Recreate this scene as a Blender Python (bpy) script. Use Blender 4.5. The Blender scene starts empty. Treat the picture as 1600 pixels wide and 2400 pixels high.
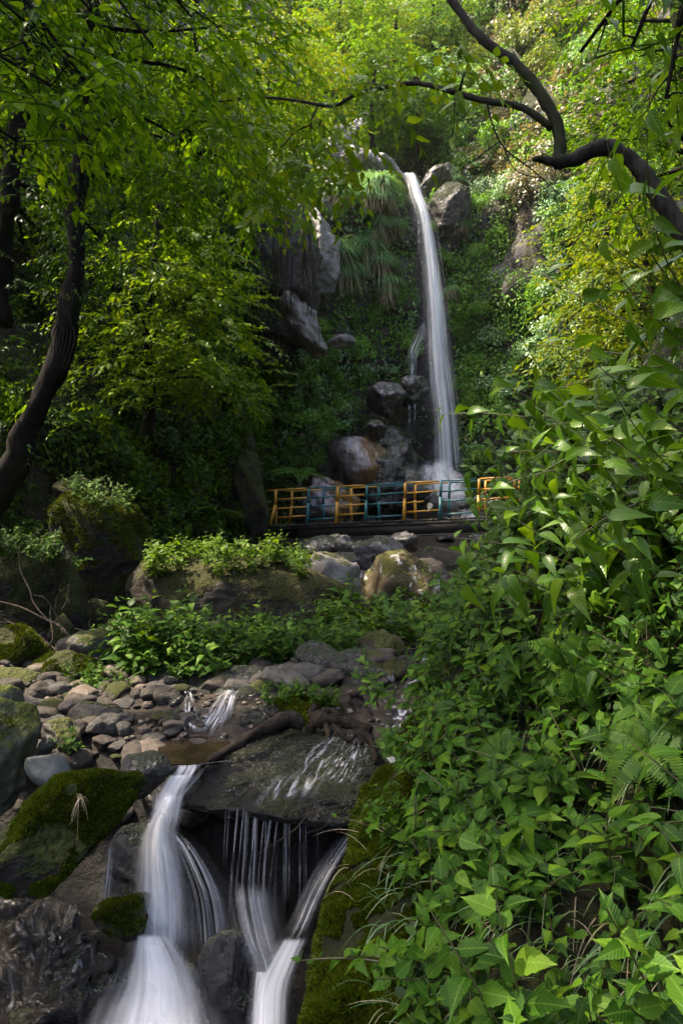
import bpy, math, random
import numpy as np
from mathutils import Vector

# ------------------------------------------------------------------ scene, camera, world, sun, exposure
S = bpy.context.scene
COL = S.collection
PI = math.pi
R = math.radians
F = 1700.0                       # focal length in photograph pixels (1600 wide)
CAMZ = 2.0

cam_d = bpy.data.cameras.new('camera')
cam = bpy.data.objects.new('camera', cam_d)
COL.objects.link(cam)
cam.location = (0, 0, CAMZ)
cam.rotation_euler = (R(90), 0, 0)
cam_d.sensor_fit = 'HORIZONTAL'
cam_d.sensor_width = 36.0
cam_d.lens = 36.0 * F / 1600.0
cam_d.clip_start = 0.05
cam_d.clip_end = 500
S.camera = cam

SUN_EL, SUN_AZ = 56.0, 168.0     # azimuth measured from +X counter-clockwise: where the sun stands
sun_dir = Vector((math.cos(R(SUN_EL)) * math.cos(R(SUN_AZ)), math.cos(R(SUN_EL)) * math.sin(R(SUN_AZ)), math.sin(R(SUN_EL))))
W = bpy.data.worlds.new('World')
S.world = W
W.use_nodes = True
wn = W.node_tree
sky = wn.nodes.new('ShaderNodeTexSky')
sky.sky_type = 'NISHITA'
sky.sun_disc = False
sky.sun_elevation = R(SUN_EL)
sky.sun_rotation = R(90 - SUN_AZ)
sky.air_density = 0.8
sky.dust_density = 6.0
sky.ozone_density = 0.4
wn.nodes['Background'].inputs['Strength'].default_value = 0.15
wn.links.new(sky.outputs[0], wn.nodes['Background'].inputs['Color'])
sl = bpy.data.lights.new('sun', 'SUN')
sl.energy = 3.0
sl.angle = R(0.6)
sl.color = (1.0, 0.87, 0.66)
sun = bpy.data.objects.new('sun', sl)
COL.objects.link(sun)
sun.rotation_euler = (-sun_dir).to_track_quat('-Z', 'Y').to_euler()
sun.location = (0, 0, 60)

S.view_settings.view_transform = 'Standard'
S.view_settings.look = 'None'
S.view_settings.gamma = 1.0
S.view_settings.exposure = 2.3
S.render.engine = 'CYCLES'
cy = S.cycles
cy.max_bounces = 7
cy.diffuse_bounces = 2
cy.glossy_bounces = 2
cy.transmission_bounces = 4
cy.transparent_max_bounces = 16
cy.caustics_reflective = False
cy.caustics_refractive = False
cy.sample_clamp_indirect = 4.0
cy.use_denoising = True
try:
    cy.denoiser = 'OPENIMAGEDENOISE'
    cy.denoising_input_passes = 'RGB_ALBEDO_NORMAL'
except Exception:
    pass

# ------------------------------------------------------------------ helpers
def P(px, py, Y):
    """point at distance Y in front of the camera seen at photograph pixel (px, py)"""
    return np.array([(px - 800.0) / F * Y, Y, CAMZ + (1200.0 - py) / F * Y])

def proj(p):
    y = np.maximum(p[:, 1], 0.05)
    return 800 + F * p[:, 0] / y, 1200 - F * (p[:, 2] - CAMZ) / y

def _hash(ix, iy, iz, seed):
    h = (ix.astype(np.int64) * 374761393 + iy.astype(np.int64) * 668265263 + iz.astype(np.int64) * 2147483647 + seed * 974634777) & 0xffffffff
    h = ((h ^ (h >> 13)) * 1274126177) & 0xffffffff
    h = (h ^ (h >> 16)) & 0xffffffff
    return h.astype(np.float64) / 2147483648.0 - 1.0

def vnoise(p, seed=0):
    p = np.asarray(p, float)
    i = np.floor(p)
    f = p - i
    f = f * f * f * (f * (f * 6 - 15) + 10)
    ix, iy, iz = i[:, 0], i[:, 1], i[:, 2]
    out = 0
    for dx in (0, 1):
        wx = f[:, 0] if dx else 1 - f[:, 0]
        for dy in (0, 1):
            wy = f[:, 1] if dy else 1 - f[:, 1]
            for dz in (0, 1):
                wz = f[:, 2] if dz else 1 - f[:, 2]
                out = out + wx * wy * wz * _hash(ix + dx, iy + dy, iz + dz, seed)
    return out

def fbm(p, octs=4, seed=0, gain=0.5, ridged=False):
    p = np.asarray(p, float)
    a, s, out = 1.0, 1.0, 0
    for k in range(octs):
        n = vnoise(p * s + 17.3 * k, seed + k * 31)
        if ridged:
            n = 1 - 2 * np.abs(n)
        out = out + a * n
        a *= gain
        s *= 2.03
    return out

def norm(v):
    return v / np.maximum(np.linalg.norm(v, axis=-1, keepdims=True), 1e-9)

def mesh_np(name, V, quads=None, tris=None, uv=None, smooth=True):
    V = np.asarray(V, np.float32)
    idx, starts, n0 = [], [], 0
    for Fk, k in ((quads, 4), (tris, 3)):
        if Fk is not None and len(Fk):
            Fk = np.asarray(Fk, np.int32)
            idx.append(Fk.ravel())
            starts.append(n0 + np.arange(len(Fk)) * k)
            n0 += Fk.size
    idx = np.concatenate(idx)
    starts = np.concatenate(starts).astype(np.int32)
    me = bpy.data.meshes.new(name)
    me.vertices.add(len(V))
    me.vertices.foreach_set('co', V.ravel())
    me.loops.add(len(idx))
    me.loops.foreach_set('vertex_index', idx)
    me.polygons.add(len(starts))
    me.polygons.foreach_set('loop_start', starts)
    if uv is not None:
        l = me.uv_layers.new(name='UVMap')
        l.data.foreach_set('uv', np.asarray(uv, np.float32)[idx].ravel())
    me.update(calc_edges=True)
    if smooth:
        me.polygons.foreach_set('use_smooth', np.ones(len(starts), bool))
    return me

def link(name, me, mat=None, parent=None):
    o = bpy.data.objects.new(name, me)
    COL.objects.link(o)
    if mat is not None:
        me.materials.append(mat)
    if parent is not None:
        o.parent = parent
    return o

def tag(o, label=None, cat=None, group=None, kind=None):
    if label: o['label'] = label
    if cat: o['category'] = cat
    if group: o['group'] = group
    if kind: o['kind'] = kind
    return o

def empty(name, loc=(0, 0, 0)):
    o = bpy.data.objects.new(name, None)
    o.empty_display_size = 0.1
    o.location = loc
    COL.objects.link(o)
    return o

def dup(o):
    c = o.copy()
    COL.objects.link(c)
    for ch in o.children:
        d = ch.copy()
        COL.objects.link(d)
        d.parent = c
        for g in ch.children:
            e = g.copy()
            COL.objects.link(e)
            e.parent = d
    return c

class Acc:
    def __init__(self):
        self.V, self.Q, self.T, self.U, self.n = [], [], [], [], 0
    def add(self, V, quads=None, tris=None, uv=None):
        V = np.asarray(V, float)
        self.V.append(V)
        if quads is not None and len(quads): self.Q.append(np.asarray(quads) + self.n)
        if tris is not None and len(tris): self.T.append(np.asarray(tris) + self.n)
        self.U.append(np.zeros((len(V), 2)) if uv is None else np.asarray(uv, float))
        self.n += len(V)
        return self
    def mesh(self, name, smooth=True, shift=None):
        V = np.concatenate(self.V)
        if shift is not None: V = V - np.asarray(shift)
        return mesh_np(name, V, np.concatenate(self.Q) if self.Q else None, np.concatenate(self.T) if self.T else None,
                       np.concatenate(self.U), smooth)

def spline(pts, n):
    """Catmull-Rom through pts (k,d), n samples"""
    pts = np.asarray(pts, float)
    if len(pts) == 2:
        t = np.linspace(0, 1, n)[:, None]
        return pts[0] * (1 - t) + pts[1] * t
    q = np.vstack([2 * pts[0] - pts[1], pts, 2 * pts[-1] - pts[-2]])
    d = np.concatenate([[0], np.cumsum(np.linalg.norm(np.diff(pts[:, :3], axis=0), axis=1))])
    s = np.linspace(0, d[-1], n)
    k = np.clip(np.searchsorted(d, s, side='right') - 1, 0, len(pts) - 2)
    t = ((s - d[k]) / np.maximum(d[k + 1] - d[k], 1e-9))[:, None]
    p0, p1, p2, p3 = q[k], q[k + 1], q[k + 2], q[k + 3]
    return 0.5 * ((2 * p1) + (-p0 + p2) * t + (2 * p0 - 5 * p1 + 4 * p2 - p3) * t * t + (-p0 + 3 * p1 - 3 * p2 + p3) * t ** 3)

def tube(path, rad, sides=8, rough=0.0, seed=0, cap=True):
    path = np.asarray(path, float)
    n = len(path)
    rad = np.broadcast_to(np.asarray(rad, float), (n,)) if np.ndim(rad) == 0 else np.asarray(rad, float)
    T = norm(np.gradient(path, axis=0))
    ref = np.array([0.0, 0, 1]) if abs(T[0][2]) < 0.9 else np.array([1.0, 0, 0])
    X = np.zeros_like(path)
    x = norm(np.cross(T[0], ref))
    for i in range(n):
        x = norm(x - T[i] * np.dot(x, T[i]))
        X[i] = x
    Yv = np.cross(T, X)
    a = np.linspace(0, 2 * PI, sides, endpoint=False)
    ring = np.cos(a)[None, :, None] * X[:, None, :] + np.sin(a)[None, :, None] * Yv[:, None, :]
    r = rad[:, None] * np.ones((n, sides))
    if rough:
        base = (path[:, None, :] + ring * rad[:, None, None]).reshape(-1, 3)
        sc = 1.0 / max(rad.max() * 1.4, 1e-4)
        r = r * (1 + rough * fbm(base * sc, 3, seed).reshape(n, sides))
    V = (path[:, None, :] + ring * r[:, :, None]).reshape(-1, 3)
    i = np.arange(n - 1)[:, None] * sides
    j = np.arange(sides)[None, :]
    k = (j + 1) % sides
    Q = np.stack([i + j, i + k, i + sides + k, i + sides + j], -1).reshape(-1, 4)
    Tt = None
    if cap:
        V = np.vstack([V, path[:1], path[-1:]])
        c0, c1 = n * sides, n * sides + 1
        jj = np.arange(sides); kk = (jj + 1) % sides
        Tt = np.vstack([np.stack([kk, jj, np.full(sides, c0)], -1), np.stack([(n - 1) * sides + jj, (n - 1) * sides + kk, np.full(sides, c1)], -1)])
    return V, Q, Tt

def leaf_tmpl(rows, wid, droop, fold, serr=0.0, acc=1.2, peak=0.55, petiole=0.0):
    """leaf blade: rows x 3 grid, base at the origin, along +y, up +z, length 1"""
    t = np.linspace(0, 1, rows)
    w = t ** peak * (1 - t) ** acc
    w = wid * w / w.max()
    if serr:
        w = w * (1 + serr * np.where(np.arange(rows) % 2, 1, -1) * (t < 0.93))
    w[0] = 0.012; w[-1] = 0.004
    y = petiole + t * (1 - 0.25 * abs(droop))
    z = -droop * t ** 2
    V = np.zeros((rows, 3, 3))
    for c, s in enumerate((-1, 0, 1)):
        V[:, c, 0] = s * w
        V[:, c, 1] = y + (0.04 * w if s else 0)
        V[:, c, 2] = z + (fold * w if s else 0)
    U = np.zeros((rows, 3, 2))
    U[:, :, 0] = np.stack([0.5 - 0.5 * w / wid, 0 * w + 0.5, 0.5 + 0.5 * w / wid], 1)
    U[:, :, 1] = t[:, None]
    i = np.arange(rows - 1)[:, None] * 3
    j = np.arange(2)[None, :]
    Q = np.stack([i + j, i + j + 1, i + j + 4, i + j + 3], -1).reshape(-1, 4)
    return V.reshape(-1, 3), Q, None, U.reshape(-1, 2)

def tiny_tmpl(wid=0.3, fold=0.2, droop=0.15):
    V = np.array([[0, 0, 0], [wid, .42, fold * wid], [0, 1, -droop], [-wid, .42, fold * wid], [0, .5, 0.0]])
    U = np.array([[.5, 0], [1, .4], [.5, 1], [0, .4], [.5, .5]])
    return V, None, np.array([[0, 1, 4], [1, 2, 4], [2, 3, 4], [3, 0, 4]]), U

def put_leaves(acc, tmpl, pos, axis, up, size):
    V, Q, T, U = tmpl
    pos = np.asarray(pos, float); n = len(pos)
    if n == 0: return
    Yv = norm(np.asarray(axis, float))
    X = norm(np.cross(Yv, np.asarray(up, float)) + 1e-6)
    Z = np.cross(X, Yv)
    size = np.broadcast_to(np.asarray(size, float), (n,))
    W_ = (V[None, :, 0:1] * X[:, None, :] + V[None, :, 1:2] * Yv[:, None, :] + V[None, :, 2:3] * Z[:, None, :]) * size[:, None, None] + pos[:, None, :]
    off = (np.arange(n) * len(V))[:, None, None]
    acc.add(W_.reshape(-1, 3), (Q[None] + off).reshape(-1, 4) if Q is not None else None,
            (T[None] + off).reshape(-1, 3) if T is not None else None, np.tile(U, (n, 1)))

RNG = np.random.default_rng(7)
def rdir(n, rng=RNG):
    v = rng.normal(size=(n, 3))
    return norm(v)

# ------------------------------------------------------------------ materials
def nmat(name):
    m = bpy.data.materials.new(name)
    m.use_nodes = True
    nt = m.node_tree
    b = nt.nodes['Principled BSDF']
    return m, nt, b, nt.nodes['Material Output']

def N(nt, t, **kw):
    n = nt.nodes.new(t)
    for k, v in kw.items():
        if k.startswith('i_'):
            key = k[2:]
            n.inputs[int(key) if key.isdigit() else key.replace('_', ' ')].default_value = v
        else:
            setattr(n, k, v)
    return n

def ramp(nt, stops, fac=None, interp='LINEAR'):
    r = nt.nodes.new('ShaderNodeValToRGB')
    r.color_ramp.interpolation = interp
    e = r.color_ramp.elements
    while len(e) < len(stops): e.new(0.5)
    for k, (p, c) in enumerate(stops):
        e[k].position = p
        e[k].color = (*c, 1) if len(c) == 3 else c
    if fac is not None: nt.links.new(fac, r.inputs[0])
    return r

def mixc(nt, fac, a, b, blend='MIX'):
    m = nt.nodes.new('ShaderNodeMix')
    m.data_type = 'RGBA'; m.blend_type = blend
    for s, v in ((m.inputs[0], fac), (m.inputs[6], a), (m.inputs[7], b)):
        if hasattr(v, 'links'): nt.links.new(v, s)
        elif isinstance(v, (int, float)): s.default_value = v
        else: s.default_value = (*v, 1)
    return m.outputs[2]

def math_(nt, op, a, b=None, c=None):
    m = nt.nodes.new('ShaderNodeMath'); m.operation = op
    for s, v in zip(m.inputs, (a, b, c)):
        if v is None: continue
        if hasattr(v, 'links'): nt.links.new(v, s)
        else: s.default_value = v
    return m.outputs[0]

def leaf_mat(name, cols, trans=0.4, rough=0.42, spec=0.5, veins=False, tcol=None, patch=0.0):
    m, nt, b, out = nmat(name)
    geo = N(nt, 'ShaderNodeNewGeometry')
    k = len(cols)
    rp = ramp(nt, [(i / max(k - 1, 1) if k < 6 else min(0.985, i / (k - 1.8)) if i < k - 1 else 1.0, c) for i, c in enumerate(cols)], geo.outputs['Random Per Island'])
    col = rp.outputs[0]
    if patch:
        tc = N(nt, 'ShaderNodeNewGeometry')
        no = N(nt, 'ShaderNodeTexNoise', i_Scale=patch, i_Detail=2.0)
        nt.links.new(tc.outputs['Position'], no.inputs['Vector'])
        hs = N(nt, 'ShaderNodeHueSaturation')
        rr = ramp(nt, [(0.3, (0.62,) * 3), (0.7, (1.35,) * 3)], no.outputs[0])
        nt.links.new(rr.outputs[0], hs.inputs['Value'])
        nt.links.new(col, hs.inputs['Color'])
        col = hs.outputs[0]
    if veins:
        uv = N(nt, 'ShaderNodeUVMap')
        sp = N(nt, 'ShaderNodeSeparateXYZ')
        nt.links.new(uv.outputs[0], sp.inputs[0])
        d = math_(nt, 'ABSOLUTE', math_(nt, 'SUBTRACT', sp.outputs[0], 0.5))
        v = math_(nt, 'SINE', math_(nt, 'MULTIPLY', math_(nt, 'SUBTRACT', sp.outputs[1], math_(nt, 'MULTIPLY', d, 0.55)), 52.0))
        vv = math_(nt, 'POWER', math_(nt, 'MAXIMUM', v, 0.0), 6.0)
        mid = math_(nt, 'LESS_THAN', d, 0.035)
        vm = math_(nt, 'MAXIMUM', math_(nt, 'MULTIPLY', vv, 0.2), math_(nt, 'MULTIPLY', mid, 0.3))
        col = mixc(nt, vm, col, tuple(min(1, c * 1.5 + 0.03) for c in cols[-1]))
        bp = N(nt, 'ShaderNodeBump', i_Strength=0.35, i_Distance=0.004)
        nt.links.new(math_(nt, 'SUBTRACT', 1.0, vv), bp.inputs['Height'])
        nt.links.new(bp.outputs[0], b.inputs['Normal'])
    nt.links.new(col, b.inputs['Base Color'])
    b.inputs['Roughness'].default_value = rough
    b.inputs['Specular IOR Level'].default_value = spec
    tr = N(nt, 'ShaderNodeBsdfTranslucent')
    tcol = tcol or (1.4, 1.3, 0.5)
    tm = mixc(nt, 1.0, col, tcol, 'MULTIPLY')
    nt.links.new(tm, tr.inputs[0])
    ms = N(nt, 'ShaderNodeMixShader'); ms.inputs[0].default_value = trans
    nt.links.new(b.outputs[0], ms.inputs[1]); nt.links.new(tr.outputs[0], ms.inputs[2])
    nt.links.new(ms.outputs[0], out.inputs[0])
    return m

def rock_mat(name, c1, c2, c3, scale=3.0, rough=(0.5, 0.9), moss=None, moss_amt=0.5, bump=0.5, lichen=None, streak=False, moss_scale=4.0, wet=0.0, dist=0.05, spec=None, coat_rough=0.12, split=None):
    m, nt, b, out = nmat(name)
    geo = N(nt, 'ShaderNodeTexCoord')
    pos = geo.outputs['Object']
    if streak:
        mp = N(nt, 'ShaderNodeMapping'); mp.inputs['Scale'].default_value = (1, 1, 0.18)
        nt.links.new(pos, mp.inputs[0]); pos = mp.outputs[0]
    n1 = N(nt, 'ShaderNodeTexNoise', i_Scale=scale, i_Detail=8.0, i_Roughness=0.65)
    n2 = N(nt, 'ShaderNodeTexNoise', i_Scale=scale * 5, i_Detail=6.0, i_Roughness=0.7)
    n3 = N(nt, 'ShaderNodeTexNoise', i_Scale=scale * 0.7, i_Detail=4.0, i_Distortion=1.5)
    for n in (n1, n2, n3): nt.links.new(pos, n.inputs['Vector'])
    col = ramp(nt, [(0.3, c1), (0.52, c2), (0.72, c3)], n1.outputs[0]).outputs[0]
    g = ramp(nt, [(0.3, (0.55,) * 3), (0.7, (1.3,) * 3)], n2.outputs[0]).outputs[0]
    col = mixc(nt, 1.0, col, g, 'MULTIPLY')
    if split:
        sx = N(nt, 'ShaderNodeSeparateXYZ'); nt.links.new(geo.outputs['Object'], sx.inputs[0])
        sf = ramp(nt, [(0.42, (0, 0, 0)), (0.62, (1, 1, 1))], math_(nt, 'ADD', math_(nt, 'MULTIPLY', sx.outputs[0], 0.5), n1.outputs[0])).outputs[0]
        col = mixc(nt, sf, col, mixc(nt, 1.0, split, g, 'MULTIPLY'))
    hgt = math_(nt, 'ADD', n1.outputs[0], math_(nt, 'MULTIPLY', n2.outputs[0], 0.45))
    ro = ramp(nt, [(0.3, (rough[0],) * 3), (0.7, (rough[1],) * 3)], n3.outputs[0]).outputs[0]
    if lichen:
        vo = N(nt, 'ShaderNodeTexNoise', i_Scale=lichen[1], i_Detail=5.0, i_Roughness=0.6)
        nt.links.new(pos, vo.inputs['Vector'])
        lm = ramp(nt, [(0.56, (0, 0, 0)), (0.6, (1, 1, 1))], vo.outputs[0]).outputs[0]
        col = mixc(nt, lm, col, lichen[0])
    if moss:
        ge = N(nt, 'ShaderNodeNewGeometry')
        sp = N(nt, 'ShaderNodeSeparateXYZ'); nt.links.new(ge.outputs['Normal'], sp.inputs[0])
        n4 = N(nt, 'ShaderNodeTexNoise', i_Scale=moss_scale, i_Detail=5.0, i_Roughness=0.6)
        nt.links.new(geo.outputs['Object'], n4.inputs['Vector'])
        f = math_(nt, 'ADD', math_(nt, 'MULTIPLY', sp.outputs[2], 0.35), n4.outputs[0])
        lo = 0.98 - moss_amt
        mf = ramp(nt, [(lo, (0, 0, 0)), (min(lo + 0.12, 1), (1, 1, 1))], f).outputs[0]
        n5 = N(nt, 'ShaderNodeTexNoise', i_Scale=38.0, i_Detail=4.0)
        nt.links.new(geo.outputs['Object'], n5.inputs['Vector'])
        mc = ramp(nt, [(0.3, tuple(c * 0.35 for c in moss)), (0.7, tuple(min(1, c * 1.5) for c in moss))], n5.outputs[0]).outputs[0]
        col = mixc(nt, mf, col, mc)
        ro = mixc(nt, mf, ro, (0.95,) * 3)
        hgt = math_(nt, 'ADD', hgt, math_(nt, 'MULTIPLY', mf, math_(nt, 'ADD', 0.3, n5.outputs[0])))
    nt.links.new(col, b.inputs['Base Color'])
    nt.links.new(ro, b.inputs['Roughness'])
    b.inputs['Specular IOR Level'].default_value = (0.35 + wet * 0.3) if spec is None else spec
    if wet:
        b.inputs['Coat Weight'].default_value = wet
        b.inputs['Coat Roughness'].default_value = coat_rough
    bp = N(nt, 'ShaderNodeBump', i_Strength=bump, i_Distance=dist)
    nt.links.new(hgt, bp.inputs['Height'])
    nt.links.new(bp.outputs[0], b.inputs['Normal'])
    if wet: nt.links.new(bp.outputs[0], b.inputs['Coat Normal'])
    return m

def bark_mat(name, c1, c2, scale=6.0, bump=0.8, moss=None):
    m, nt, b, out = nmat(name)
    geo = N(nt, 'ShaderNodeTexCoord')
    mp = N(nt, 'ShaderNodeMapping'); mp.inputs['Scale'].default_value = (scale * 3, scale * 3, scale * 0.7)
    nt.links.new(geo.outputs['Object'], mp.inputs[0])
    n1 = N(nt, 'ShaderNodeTexNoise', i_Scale=1.0, i_Detail=7.0, i_Roughness=0.7)
    nt.links.new(mp.outputs[0], n1.inputs['Vector'])
    n2 = N(nt, 'ShaderNodeTexNoise', i_Scale=2.2, i_Detail=4.0)
    nt.links.new(geo.outputs['Object'], n2.inputs['Vector'])
    col = ramp(nt, [(0.35, c1), (0.68, c2)], n1.outputs[0]).outputs[0]
    if moss:
        col = mixc(nt, ramp(nt, [(0.5, (0, 0, 0)), (0.65, (0.8,) * 3)], n2.outputs[0]).outputs[0], col, moss)
    nt.links.new(col, b.inputs['Base Color'])
    b.inputs['Roughness'].default_value = 0.95; b.inputs['Specular IOR Level'].default_value = 0.15
    bp = N(nt, 'ShaderNodeBump', i_Strength=bump, i_Distance=0.03)
    nt.links.new(n1.outputs[0], bp.inputs['Height']); nt.links.new(bp.outputs[0], b.inputs['Normal'])
    return m

def paint_mat(name, c, worn=(0.12, 0.09, 0.06), rough=0.45):
    m, nt, b, out = nmat(name)
    geo = N(nt, 'ShaderNodeTexCoord')
    n1 = N(nt, 'ShaderNodeTexNoise', i_Scale=9.0, i_Detail=8.0, i_Roughness=0.75)
    nt.links.new(geo.outputs['Object'], n1.inputs['Vector'])
    f = ramp(nt, [(0.56, (0, 0, 0)), (0.7, (0.8,) * 3)], n1.outputs[0]).outputs[0]
    n2 = N(nt, 'ShaderNodeTexNoise', i_Scale=2.5, i_Detail=2.0)
    nt.links.new(geo.outputs['Object'], n2.inputs['Vector'])
    cc = mixc(nt, n2.outputs[0], tuple(x * 0.72 for x in c), tuple(min(1, x * 1.2) for x in c))
    nt.links.new(mixc(nt, f, cc, worn), b.inputs['Base Color'])
    b.inputs['Roughness'].default_value = rough
    return m

def water_mat(name, su=26.0, sv=1.2, lo=0.38, hi=0.66, edge=0.22, dens=1.0, col=(0.86, 0.88, 0.95), ends=(0.06, 0.1), seed=0.0, core=0.0):
    """silky falling water: soft streaks along V, fading to clear at the sides"""
    m, nt, b, out = nmat(name)
    uv = N(nt, 'ShaderNodeUVMap')
    sp = N(nt, 'ShaderNodeSeparateXYZ'); nt.links.new(uv.outputs[0], sp.inputs[0])
    mp = N(nt, 'ShaderNodeMapping'); mp.inputs['Scale'].default_value = (su, sv, 1); mp.inputs['Location'].default_value = (seed * 7.1, seed * 3.3, seed)
    nt.links.new(uv.outputs[0], mp.inputs[0])
    n1 = N(nt, 'ShaderNodeTexNoise', i_Scale=1.0, i_Detail=3.0, i_Roughness=0.5, i_Distortion=0.5)
    nt.links.new(mp.outputs[0], n1.inputs['Vector'])
    st = N(nt, 'ShaderNodeMapRange', interpolation_type='SMOOTHSTEP')
    st.inputs['From Min'].default_value = lo; st.inputs['From Max'].default_value = hi
    nt.links.new(n1.outputs[0], st.inputs[0])
    u = sp.outputs[0]; v = sp.outputs[1]
    d = math_(nt, 'SUBTRACT', 0.5, math_(nt, 'ABSOLUTE', math_(nt, 'SUBTRACT', u, 0.5)))     # 0 at the edges, .5 in the middle
    n2 = N(nt, 'ShaderNodeTexNoise', i_Scale=1.0, i_Detail=3.0)
    mp2 = N(nt, 'ShaderNodeMapping'); mp2.inputs['Scale'].default_value = (su * 0.35, sv * 2.5, 1)
    nt.links.new(uv.outputs[0], mp2.inputs[0]); nt.links.new(mp2.outputs[0], n2.inputs['Vector'])
    d2 = math_(nt, 'ADD', d, math_(nt, 'MULTIPLY', math_(nt, 'SUBTRACT', n2.outputs[0], 0.55), edge))
    eg = N(nt, 'ShaderNodeMapRange', interpolation_type='SMOOTHSTEP')
    eg.inputs['From Min'].default_value = 0.0; eg.inputs['From Max'].default_value = max(edge, 0.01)
    nt.links.new(d2, eg.inputs[0])
    a = st.outputs[0]
    if core:
        cm = N(nt, 'ShaderNodeMapRange', interpolation_type='SMOOTHSTEP')
        cm.inputs['From Min'].default_value = 0.15; cm.inputs['From Max'].default_value = 0.5
        cm.inputs['To Max'].default_value = core
        nt.links.new(d, cm.inputs[0])
        a = math_(nt, 'MAXIMUM', a, cm.outputs[0])
    a = math_(nt, 'MULTIPLY', a, eg.outputs[0])
    # v runs 0..1 along the whole flow in the second UV-free way: attribute 'flow'
    at = N(nt, 'ShaderNodeAttribute'); at.attribute_name = 'flow'
    e0 = N(nt, 'ShaderNodeMapRange', interpolation_type='SMOOTHSTEP'); e0.inputs['From Min'].default_value = 0.0; e0.inputs['From Max'].default_value = max(ends[0], 1e-3)
    e1 = N(nt, 'ShaderNodeMapRange', interpolation_type='SMOOTHSTEP'); e1.inputs['From Min'].default_value = 1.0; e1.inputs['From Max'].default_value = 1 - max(ends[1], 1e-3)
    nt.links.new(at.outputs['Fac'], e0.inputs[0]); nt.links.new(at.outputs['Fac'], e1.inputs[0])
    a = math_(nt, 'MULTIPLY', a, math_(nt, 'MULTIPLY', e0.outputs[0], e1.outputs[0]))
    a = math_(nt, 'MULTIPLY', a, dens)
    b.inputs['Base Color'].default_value = (*col, 1)
    b.inputs['Roughness'].default_value = 0.35
    b.inputs['Specular IOR Level'].default_value = 0.3
    tr = N(nt, 'ShaderNodeBsdfTranslucent'); tr.inputs[0].default_value = (*col, 1)
    ms = N(nt, 'ShaderNodeMixShader'); ms.inputs[0].default_value = 0.4
    nt.links.new(b.outputs[0], ms.inputs[1]); nt.links.new(tr.outputs[0], ms.inputs[2])
    tp = N(nt, 'ShaderNodeBsdfTransparent')
    m2 = N(nt, 'ShaderNodeMixShader')
    nt.links.new(a, m2.inputs[0]); nt.links.new(tp.outputs[0], m2.inputs[1]); nt.links.new(ms.outputs[0], m2.inputs[2])
    nt.links.new(m2.outputs[0], out.inputs[0])
    return m

M = {}
M['soil'] = rock_mat('dark_soil', (0.012, 0.009, 0.006), (0.025, 0.018, 0.011), (0.045, 0.035, 0.02), 2.5, (0.8, 1), moss=(0.035, 0.045, 0.008), moss_amt=0.35, bump=0.8, dist=0.08)
M['streambed'] = rock_mat('stream_bed', (0.03, 0.022, 0.015), (0.075, 0.06, 0.045), (0.14, 0.12, 0.1), 5.0, (0.3, 0.85), bump=0.9, wet=0.3)
M['cliff'] = rock_mat('cliff_rock', (0.0188, 0.0158, 0.015), (0.0562, 0.048, 0.0435), (0.15, 0.135, 0.1275), 0.55, (0.4, 0.9), moss=(0.035, 0.042, 0.01), moss_amt=0.4, bump=0.9, moss_scale=1.2, dist=0.25)
M['rock_pale'] = rock_mat('pale_rock', (0.0845, 0.0748, 0.065), (0.195, 0.1755, 0.1625), (0.299, 0.2795, 0.26), 1.4, (0.5, 0.9), moss=(0.05, 0.055, 0.012), moss_amt=0.25, bump=0.8, moss_scale=2, dist=0.1)
M['rock_grey'] = rock_mat('grey_rock', (0.0315, 0.027, 0.0239), (0.063, 0.0562, 0.0495), (0.1125, 0.1035, 0.0945), 3.5, (0.5, 0.9), moss=(0.05, 0.055, 0.01), moss_amt=0.33, bump=0.7, moss_scale=3)
M['rock_brown'] = rock_mat('brown_rock', (0.0199, 0.0143, 0.0093), (0.0431, 0.0331, 0.0225), (0.0729, 0.0597, 0.0431), 3.5, (0.5, 0.9), moss=(0.05, 0.055, 0.01), moss_amt=0.38, bump=0.7, moss_scale=3)
M['rock_wet'] = rock_mat('wet_dark_rock', (0.0063, 0.005, 0.0046), (0.0168, 0.0139, 0.0126), (0.0378, 0.0336, 0.0328), 5.0, (0.12, 0.5), moss=(0.025, 0.035, 0.006), moss_amt=0.3, bump=1.0, wet=0.8, moss_scale=4, dist=0.06)
M['rock_shade_black'] = rock_mat('shade_black_wet_rock', (0.006, 0.005, 0.004), (0.013, 0.011, 0.01), (0.03, 0.026, 0.024), 6.0, (0.3, 0.7), bump=0.9, wet=0.0, spec=0.15)  # near-black colour stands in for the shade under the slab
M['rock_glint'] = rock_mat('glistening_wet_rock', (0.007, 0.0045, 0.0031), (0.021, 0.0147, 0.0105), (0.0455, 0.035, 0.028), 7.0, (0.05, 0.25), bump=1.0, wet=0.9, dist=0.12, coat_rough=0.04, spec=0.3, moss=(0.02, 0.026, 0.005), moss_amt=0.16)
M['rock_top'] = rock_mat('water_worn_slab', (0.0036, 0.003, 0.0024), (0.0105, 0.0084, 0.0066), (0.0255, 0.021, 0.0174), 6.0, (0.06, 0.35), bump=1.0, wet=0.6, dist=0.09, coat_rough=0.05, spec=0.3, moss=(0.022, 0.026, 0.005), moss_amt=0.24, moss_scale=3)
M['rock_purple'] = rock_mat('wet_purple_grey_rock', (0.0245, 0.0208, 0.0213), (0.0526, 0.045, 0.0458), (0.0982, 0.0883, 0.09), 2.2, (0.25, 0.6), bump=0.9, streak=False, wet=0.5, moss=(0.04, 0.045, 0.01), moss_amt=0.2)
M['rock_face'] = rock_mat('wet_streaked_rock', (0.088, 0.0468, 0.0167), (0.1288, 0.1092, 0.1117), (0.2352, 0.2184, 0.2447), 2.6, (0.12, 0.4), bump=0.7, streak=True, wet=0.6, split=(0.15, 0.085, 0.035))
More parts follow.
